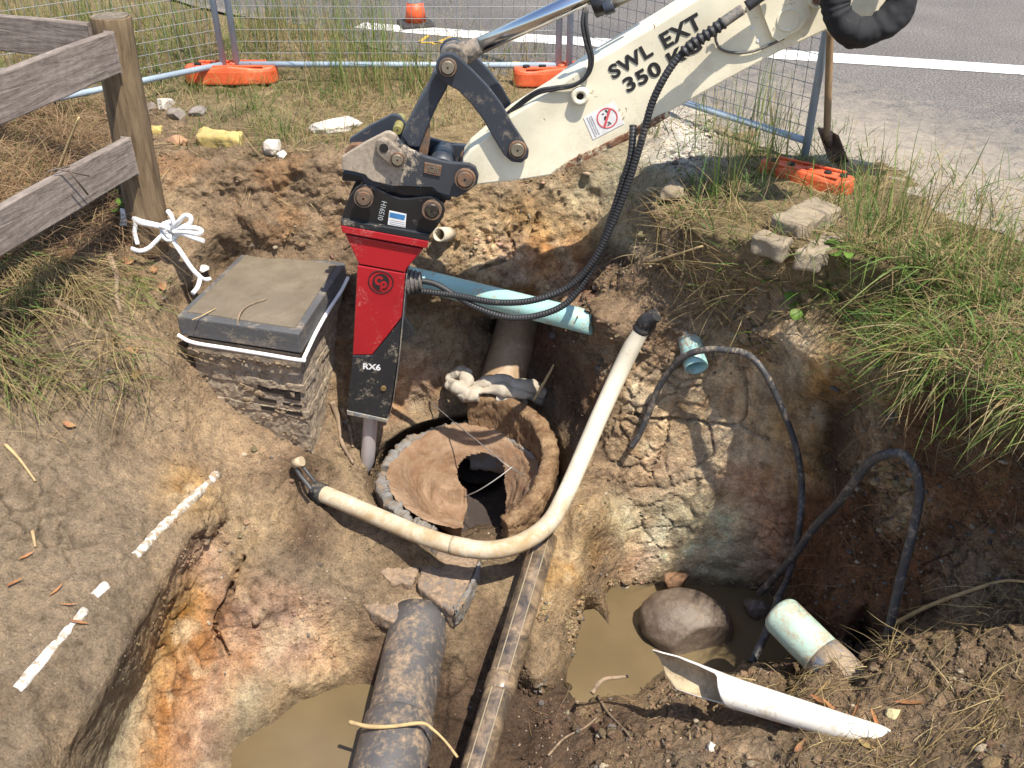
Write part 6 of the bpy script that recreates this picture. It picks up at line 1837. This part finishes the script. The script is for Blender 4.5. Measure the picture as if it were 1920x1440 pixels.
# tall seeding stems behind the pit and round the fence
def band_w(u0, u1, v0, v1, soft=40):
    return np.clip((uu - u0) / soft, 0, 1) * np.clip((u1 - uu) / soft, 0, 1) * np.clip((ww - v0) / 15, 0, 1) * np.clip((v1 - ww) / 15, 0, 1) * (yc > .5)
for (bx_, n, Lr, seed, k) in (((-100, 420, 20, 160), 900, (.25, .62), 11, .5), ((560, 760, 60, 200), 420, (.2, .6), 12, .65), ((730, 830, 110, 190), 150, (.15, .4), 17, .5), ((420, 600, 30, 120), 260, (.2, .5), 13, .5), ((800, 1050, 90, 210), 160, (.1, .35), 14, .3), ((1290, 1480, 215, 420), 130, (.2, .55), 15, .75), ((1480, 1940, 380, 560), 150, (.2, .5), 16, .7)):
    p, nr, vi = sample(band_w(*bx_) * (.1 + clump(TV, seed, 3)), n, seed); r = np.random.default_rng(seed); n = len(p)
    if n == 0: continue
    L = r.uniform(*Lr, n); g_ = (r.random(n) < k)[:, None]
    c0 = np.where(g_, pick(GREEN, n, seed) * 1.1, pick(STRAW, n, seed)); c1 = np.where(g_, pick(GREEN, n, seed + 1) * 1.5, pick(STRAW, n, seed + 2))
    parts.append(blades(p, UPV + 0 * p, L, r.uniform(.003, .0065, n), r.uniform(0, 6.28, n), r.uniform(.02, .35, n), r.uniform(.0, .22, n), c0, c1, wob=.02, seed=seed))
# right bank: long blades lying over and hanging down into the pit
rimw = band_w(1400, 2000, 450, 700, 60) * (TN[:, 2] > .2) * sstep(TV[:, 2], -.22, -.05)
p, nr, vi = sample(rimw * gden * (.12 + clump(TV, 21, 4)), 800, 21); r = np.random.default_rng(21); n = len(p)
edge_dir = math.atan2(-.62, -.78)                           # towards the pit
L = r.uniform(.10, .30, n); az_ = edge_dir + r.normal(0, 1.1, n); g_ = (r.random(n) < .66)[:, None]
parts.append(blades(p, UPV * .8 + .45 * r.normal(size=(n, 3)), L, r.uniform(.0025, .009, n), az_, r.uniform(.4, 1.8, n), r.uniform(.3, .8, n), np.where(g_, pick(GREEN, n, 22), pick(STRAW, n, 22) * .8), np.where(g_, pick(GREEN, n, 23) * 1.3, pick(STRAW, n, 23)), K=7, wob=.03, seed=21))
tipw = band_w(1540, 1990, 560, 860, 60) * sstep(TV[:, 2], -.30, -.12) * (1 - sstep(TV[:, 2], -.04, .02)) * (.15 + sstep(uu, 1620, 1720))
p, nr, vi = sample(tipw * (.06 + clump(TV, 25, 5)), 420, 25); r = np.random.default_rng(25); n = len(p)
L = r.uniform(.06, .17, n); g_ = (r.random(n) < .55)[:, None]
parts.append(blades(p, UPV * .2 + nr * .6, L, r.uniform(.003, .0075, n), edge_dir + r.normal(0, .6, n), r.uniform(.3, 1.3, n), r.uniform(.4, 1.4, n), np.where(g_, pick(GREEN, n, 26) * 1.1, pick(STRAW, n, 26)), np.where(g_, pick(GREEN, n, 27) * 1.3, pick(STRAW, n, 27)), K=7, wob=.04, seed=25))
# left: thatch of dead grass under the rail fence and green blades below it
lw = band_w(-120, 260, 190, 520, 40)
p, nr, vi = sample(lw * (.2 + clump(TV, 31, 4)), 5200, 31); r = np.random.default_rng(31); n = len(p)
dparts.append(blades(p, .5 * UPV + .6 * nr, r.uniform(.10, .38, n), r.uniform(.0018, .004, n), r.uniform(0, 6.28, n), r.uniform(.5, 2.5, n), r.uniform(.1, .9, n), pick(DEAD, n, 31), pick(DEAD, n, 32) * 1.3, K=6, wob=.08, seed=31))
lw = band_w(-120, 300, 470, 760, 50) * (.1 + dden)
p, nr, vi = sample(lw * (.04 + clump(TV, 33, 4)), 1000, 33); r = np.random.default_rng(33); n = len(p)
dparts.append(blades(p, .4 * UPV + .5 * nr, r.uniform(.08, .32, n), r.uniform(.002, .0045, n), -1.0 + r.normal(0, .9, n), r.uniform(.6, 2.2, n), r.uniform(.3, 1.0, n), pick(STRAW, n, 34) * .8, pick(STRAW, n, 35), K=6, wob=.06, seed=33))
p, nr, vi = sample(lw * (.05 + clump(TV, 36, 4, .0, .5)), 330, 36); r = np.random.default_rng(36); n = len(p)
parts.append(blades(p, .6 * UPV + .5 * nr, r.uniform(.06, .28, n), r.uniform(.003, .006, n), -1.0 + r.normal(0, 1.1, n), r.uniform(.3, 1.4, n), r.uniform(.2, .9, n), pick(GREEN, n, 37), pick(GREEN, n, 38) * 1.4, K=6, wob=.04, seed=36))
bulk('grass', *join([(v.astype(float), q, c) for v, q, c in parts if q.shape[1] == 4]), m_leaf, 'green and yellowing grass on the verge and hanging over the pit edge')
bulk('dry_grass', *join(dparts), m_straw, 'straw coloured dead grass on the verge, the bank and under the rails')
# loose straw and root hairs lying on the soil
sp_ = []
for (bx_, n, seed, Lr, pal) in (((1350, 1960, 1080, 1480), 1500, 41, (.04, .22), STRAW), ((1200, 1500, 400, 640), 420, 42, (.06, .26), STRAW), ((250, 1000, 240, 330), 420, 43, (.05, .2), STRAW), ((1450, 1960, 760, 1120), 300, 44, (.06, .28), DEAD), ((0, 420, 560, 900), 170, 45, (.04, .18), STRAW), ((950, 1450, 1290, 1480), 160, 46, (.04, .2), DEAD), ((380, 1180, 330, 560), 140, 47, (.04, .16), STRAW)):
    p, nr, vi = sample(band_w(*bx_) * (.1 + clump(TV, seed, 3)) * (.15 + sstep(dden, 0, .5) if seed != 46 and seed != 47 else 1.0), n, seed); r = np.random.default_rng(seed); n = len(p)
    if n == 0: continue
    tv = np.cross(nr, r.normal(size=(n, 3))); tv /= np.linalg.norm(tv, axis=1)[:, None]
    L = r.uniform(*Lr, n)
    sp_.append(blades(p + nr * .006, tv + nr * r.uniform(.03, .35, n)[:, None], L, r.uniform(.0016, .004, n), r.uniform(0, 6.28, n), r.uniform(0, .25, n), r.uniform(.05, .3, n), pick(pal, n, seed), pick(pal, n, seed + 1), K=6, wob=.05, seed=seed))
bulk('straw_litter', *join(sp_), m_straw, 'loose straw and dead roots scattered on the soil')
# clods and grit
protos = []
for i in range(8):
    v, f = lump((0, 0, 0), (1, .9, .75), 2 if i < 5 else 1, .30, 1.6, 200 + i, None, 5); protos.append((v, np.array(f)))
def clods(weight, n, smin, smax, seed, pw=2.6, bright=(.7, 1.35), embed=.25):
    p, nr, vi = sample(weight, n, seed); r = np.random.default_rng(seed); n = len(p)
    s = smin * (1 - r.random(n) * (1 - (smin / smax) ** pw)) ** (-1 / pw)
    out = []
    for k, (pv, pf) in enumerate(protos):
        ids = np.where(np.arange(n) % 8 == k)[0]
        if len(ids) == 0: continue
        a, b, c = r.random(len(ids)) * 6.28, r.normal(0, .5, len(ids)), r.normal(0, .5, len(ids))
        ca, sa, cb, sb = np.cos(a), np.sin(a), np.cos(b), np.sin(b)
        Rm = np.stack([np.stack([ca, -sa * cb, sa * sb], 1), np.stack([sa, ca * cb, -ca * sb], 1), np.stack([0 * ca, sb, cb], 1)], 1)
        asp = np.stack([r.uniform(.75, 1.3, len(ids)), r.uniform(.75, 1.2, len(ids)), r.uniform(.6, 1.0, len(ids))], 1)
        w = np.einsum('nij,nvj->nvi', Rm, pv[None] * asp[:, None, :]) * s[ids][:, None, None] + (p[ids] + nr[ids] * (s[ids] * embed)[:, None])[:, None, :]
        col = colr[vi[ids]] * r.uniform(*bright, (len(ids), 1)) * (1 + r.normal(0, .05, (len(ids), 3)))
        pale = r.random(len(ids)) < .06; col[pale] = np.array([.46, .38, .28]) * r.uniform(.7, 1.2, (pale.sum(), 1))
        grey = r.random(len(ids)) < .06; col[grey] = np.array([.20, .18, .165]) * r.uniform(.6, 1.2, (grey.sum(), 1))
        m = len(pv)
        out.append((w.reshape(-1, 3), (pf[None] + (np.arange(len(ids)) * m)[:, None, None]).reshape(-1, 3), np.repeat(col, m, 0)))
    return out
amp_ = TA[:, 3]
rough_w = sstep(amp_, .013, .03) * (.12 + clump(TV, 51, 3.0))
mound = band_w(960, 1960, 1080, 1480, 40)
tl = [clods(rough_w * (1 - .8 * (gden > .3)), 6500, .004, .032, 61)]
tl.append(clods(mound * (.2 + clump(TV, 52, 4)), 8000, .0035, .036, 62, 2.1))
tl.append(clods(band_w(1020, 1480, 480, 700, 40) * (.2 + clump(TV, 53, 4)), 1600, .004, .024, 63))
tl.append(clods(band_w(1225, 1340, 210, 330, 25), 420, .006, .028, 64, 2.2, (.8, 1.5)))
tl.append(clods(band_w(560, 1000, 850, 1180, 30), 1300, .0035, .018, 65))
tl.append(clods(band_w(1560, 1960, 860, 1120, 40), 1800, .005, .035, 66))
tl.append(clods(band_w(0, 460, 560, 1300, 40), 500, .003, .012, 67))
V_, Q_, C_ = join([x for t in tl for x in t])
clodm_ = soil_mat('clod_soil')
bulk('soil_clods', V_, Q_, C_, clodm_, 'loose crumbs and clods of soil on the banks and spoil')
# ------------------------------------------------------------ fallen leaves, each its own
def leaf_mesh(name, L, W_, curl, col, seed):
    n = 9; v = []; f = []; r = random.Random(seed)
    for i in range(n):
        t = i / (n - 1); w = W_ * (math.sin(math.pi * min(1, t * .96 + .02)) ** .8) * (1 - .25 * t)
        cx = .12 * L * math.sin(t * 2.4 + seed); z = curl * L * (4 * t * (1 - t)) * -.5 + curl * L * .25
        for s in (-1, 0, 1): v.append(((t - .5) * L, cx + s * w / 2, z + abs(s) * w * .22))
    for i in range(n - 1):
        for s in range(2): f.append((i * 3 + s, i * 3 + s + 1, (i + 1) * 3 + s + 1, (i + 1) * 3 + s))
    me = bpy.data.meshes.new(name); me.from_pydata(v, [], f); me.shade_smooth()
    ca = me.color_attributes.new('Col', 'FLOAT_COLOR', 'POINT')
    ca.data.foreach_set('color', np.array([[*[q * (.8 + .4 * r.random()) for q in col], 1] for _ in v], np.float32).ravel())
    me.materials.append(m_straw); return me
LEAF = [leaf_mesh('gum_leaf', .10, .020, .22, (.34, .15, .07), 1), leaf_mesh('gum_leaf', .09, .016, .3, (.42, .19, .08), 2), leaf_mesh('gum_leaf', .08, .024, .12, (.44, .30, .13), 3), leaf_mesh('gum_leaf', .06, .045, .3, (.40, .22, .11), 4)]
def leaf(u, v, k, rot, label, grp, sc=1.0):
    p, nr = hit(u, v)
    o = bpy.data.objects.new('fallen_leaf', LEAF[k]); COL.objects.link(o)
    z = V(nr); x = Vector((math.cos(rot), math.sin(rot), 0)); y = z.cross(x).normalized(); x = y.cross(z)
    M = Matrix((x, y, z)).transposed().to_4x4(); M.translation = V(p + nr * .014); o.matrix_world = M @ Matrix.Scale(sc, 4)
    tag(o, label, 'leaf', grp)
for (u, v, k, rot) in ((1538, 1322, 0, -.9), (1560, 1330, 1, -.8), (1608, 1336, 1, .5), (1645, 1355, 1, -1.3), (1610, 1358, 0, -.4), (1708, 1325, 0, -.25), (1505, 1405, 3, .4), (1630, 1400, 2, -.9), (1478, 1358, 0, .3), (1545, 1295, 2, .3)):
    leaf(u, v, k, rot, 'curled orange brown gum leaf lying on the foreground spoil', 'gum leaves on the foreground spoil')
for (u, v, k, rot) in ((48, 1045, 1, 1.2), (107, 1110, 1, 1.35), (125, 1138, 1, .7), (28, 1098, 0, 1.2), (145, 1172, 0, .4)):
    leaf(u, v, k, rot, 'small orange gum leaf lying on the bare left bank', 'gum leaves on the left bank', .7)
for (u, v, k, rot) in ((246, 658, 3, .5), (252, 698, 3, 1.5), (127, 800, 3, .2), (300, 538, 3, .9), (235, 448, 3, 1.6), (240, 487, 3, .1), (290, 510, 3, 2)):
    leaf(u, v, k, rot, 'crumpled tan leaf on the slope below the rope', 'tan leaves on the left slope', .95)
# ------------------------------------------------------------ small broad-leaved weeds
m_weed = leafy('weed_leaf', .45, .4)
def weed(u, v, leaves, label, hgt):
    p, nr = hit(u, v); root = thing('broadleaf_weed', p, label, 'weed', 'broad-leaved weeds'); r = random.Random(int(u))
    for i in range(leaves):
        a = r.uniform(0, 6.28); top = p + np.array([.09 * math.cos(a) * r.uniform(.4, 1), .09 * math.sin(a) * r.uniform(.4, 1), hgt * r.uniform(.4, 1)])
        vv_, ff_ = tube(spline([p, (p + top) / 2 + np.array([0, 0, .02]), top], 4), .0018, 5)
        obj('stem', vv_, ff_, m_weed, root, colors=np.tile([.12, .19, .05], (len(vv_), 1)))
        R0 = r.uniform(.020, .032); Rm = euler(r.uniform(-.8, .3), r.uniform(-.5, .5), r.uniform(0, 6))
        pts = [(0, 0, 0)] + [(R0 * math.cos(t) * (1 + .1 * math.cos(t)), R0 * .95 * math.sin(t), .006 * math.cos(2 * t)) for t in np.linspace(0, 6.28, 14, endpoint=False)]
        v2 = np.array(pts) @ Rm.T + top; f2 = [(0, 1 + j, 1 + (j + 1) % 14) for j in range(14)]
        c = np.tile(np.array([.15, .26, .045]) * r.uniform(.75, 1.25), (len(v2), 1)); obj('leaf', v2, f2, m_weed, root, colors=c)
weed(1470, 552, 5, 'yellow green round-leaved weed at the right pit edge', .16)
weed(1510, 600, 4, 'round-leaved weed drooping below the others over the clay wall', .12)
weed(1585, 505, 4, 'small round-leaved weed among the long grass above', .14)
weed(222, 400, 5, 'dark green broad-leaved weed at the foot of the timber post', .10)
weed(20, 215, 6, 'green weed under the upper rail at the left', .16)
# ------------------------------------------------------------ roots and sticks
m_root = worn('dry_root', (.28, .20, .13), (.16, .11, .075), .4, 20, .9, bmp=.3)
m_stick = worn('pale_stick', (.46, .33, .16), (.28, .2, .12), .35, 20, .85, bmp=.2)
def stick(name, pts, r, label, mat, grp=None, lift=.01):
    P = [hit(u, v, lift)[0] if len(q) == 0 else atz(u, v, q[0]) for u, v, *q in pts]
    P = spline(P, 8); rr = r * np.linspace(1, .55, len(P)); o = obj(name, *tube(P, rr, 8, jitter=.002, seed=3), mat); tag(o, label, name.replace('_', ' '), grp)
stick('root', [(655, 1354, -1.64), (690, 1362, -1.63), (735, 1362, -1.63), (790, 1356, -1.63), (812, 1368, -1.63), (835, 1390, -1.66), (858, 1420, -1.7)], .009, 'thin tan root lying across the dark clay pipe', m_stick)
stick('root', [(620, 752), (632, 790), (640, 830), (662, 872)], .016, 'dark root strip hanging below the right side of the box', m_root)
stick('root', [(640, 765), (652, 800), (662, 840)], .012, 'short root strip right beside the box below the breaker', m_root)
stick('root', [(1110, 1300, -1.62), (1130, 1275, -1.60), (1160, 1270, -1.60), (1178, 1268, -1.6)], .012, 'reddish root stub over the water left of the split pipe', m_root)
stick('root', [(1030, 1420), (1060, 1388), (1095, 1366), (1125, 1345)], .006, 'fine forked root at the bottom left of the spoil', m_root)
stick('root', [(1122, 1310), (1140, 1340), (1170, 1370), (1185, 1390)], .007, 'dark root running into the foreground spoil', m_root)
stick('stick', [(10, 835), (35, 862), (66, 905)], .008, 'yellow stick lying on the left bank near the frame edge', m_stick)
stick('stick', [(62, 995), (66, 1028)], .008, 'short pale stick standing in the left bank', m_stick)
stick('stick', [(110, 318, .02), (128, 270, .16), (148, 220, .30)], .009, 'tan stem leaning in the dead grass behind the lower rail', m_stick)
stick('stick', [(205, 480), (215, 520), (222, 560), (226, 590)], .016, 'grey bark strip lying on the slope below the timber post', m_root, None, .015)
stick('stick', [(95, 560), (140, 590), (170, 625)], .013, 'grey bark strip in the grass left of the tan leaves', m_root, None, .015)
stick('stick', [(1680, 1180), (1740, 1145), (1800, 1120), (1880, 1095), (1930, 1082)], .010, 'long bundle of straw stem on the crest of the spoil', m_stick, None, .02)
stick('stick', [(1000, 752, -1.2), (1030, 700, -1.05), (1060, 640, -.86), (1084, 592, -.5)], .0075, 'thin tan cane leaning from the rag to the cyan pipe end', m_stick)
stick('stick', [(1165, 508), (1250, 482), (1320, 458)], .008, 'straw stem lying along the top of the right mound', m_stick, None, .02)
stick('stick', [(360, 600, -.485), (378, 592, -.485), (405, 578, -.485)], .0035, 'short straw lying across the front of the box lid', m_stick)
stick('root', [(448, 645, -.62), (446, 600, -.488), (462, 575, -.485), (500, 560, -.485)], .0045, 'rusty root draped over the front edge of the box lid', m_root)
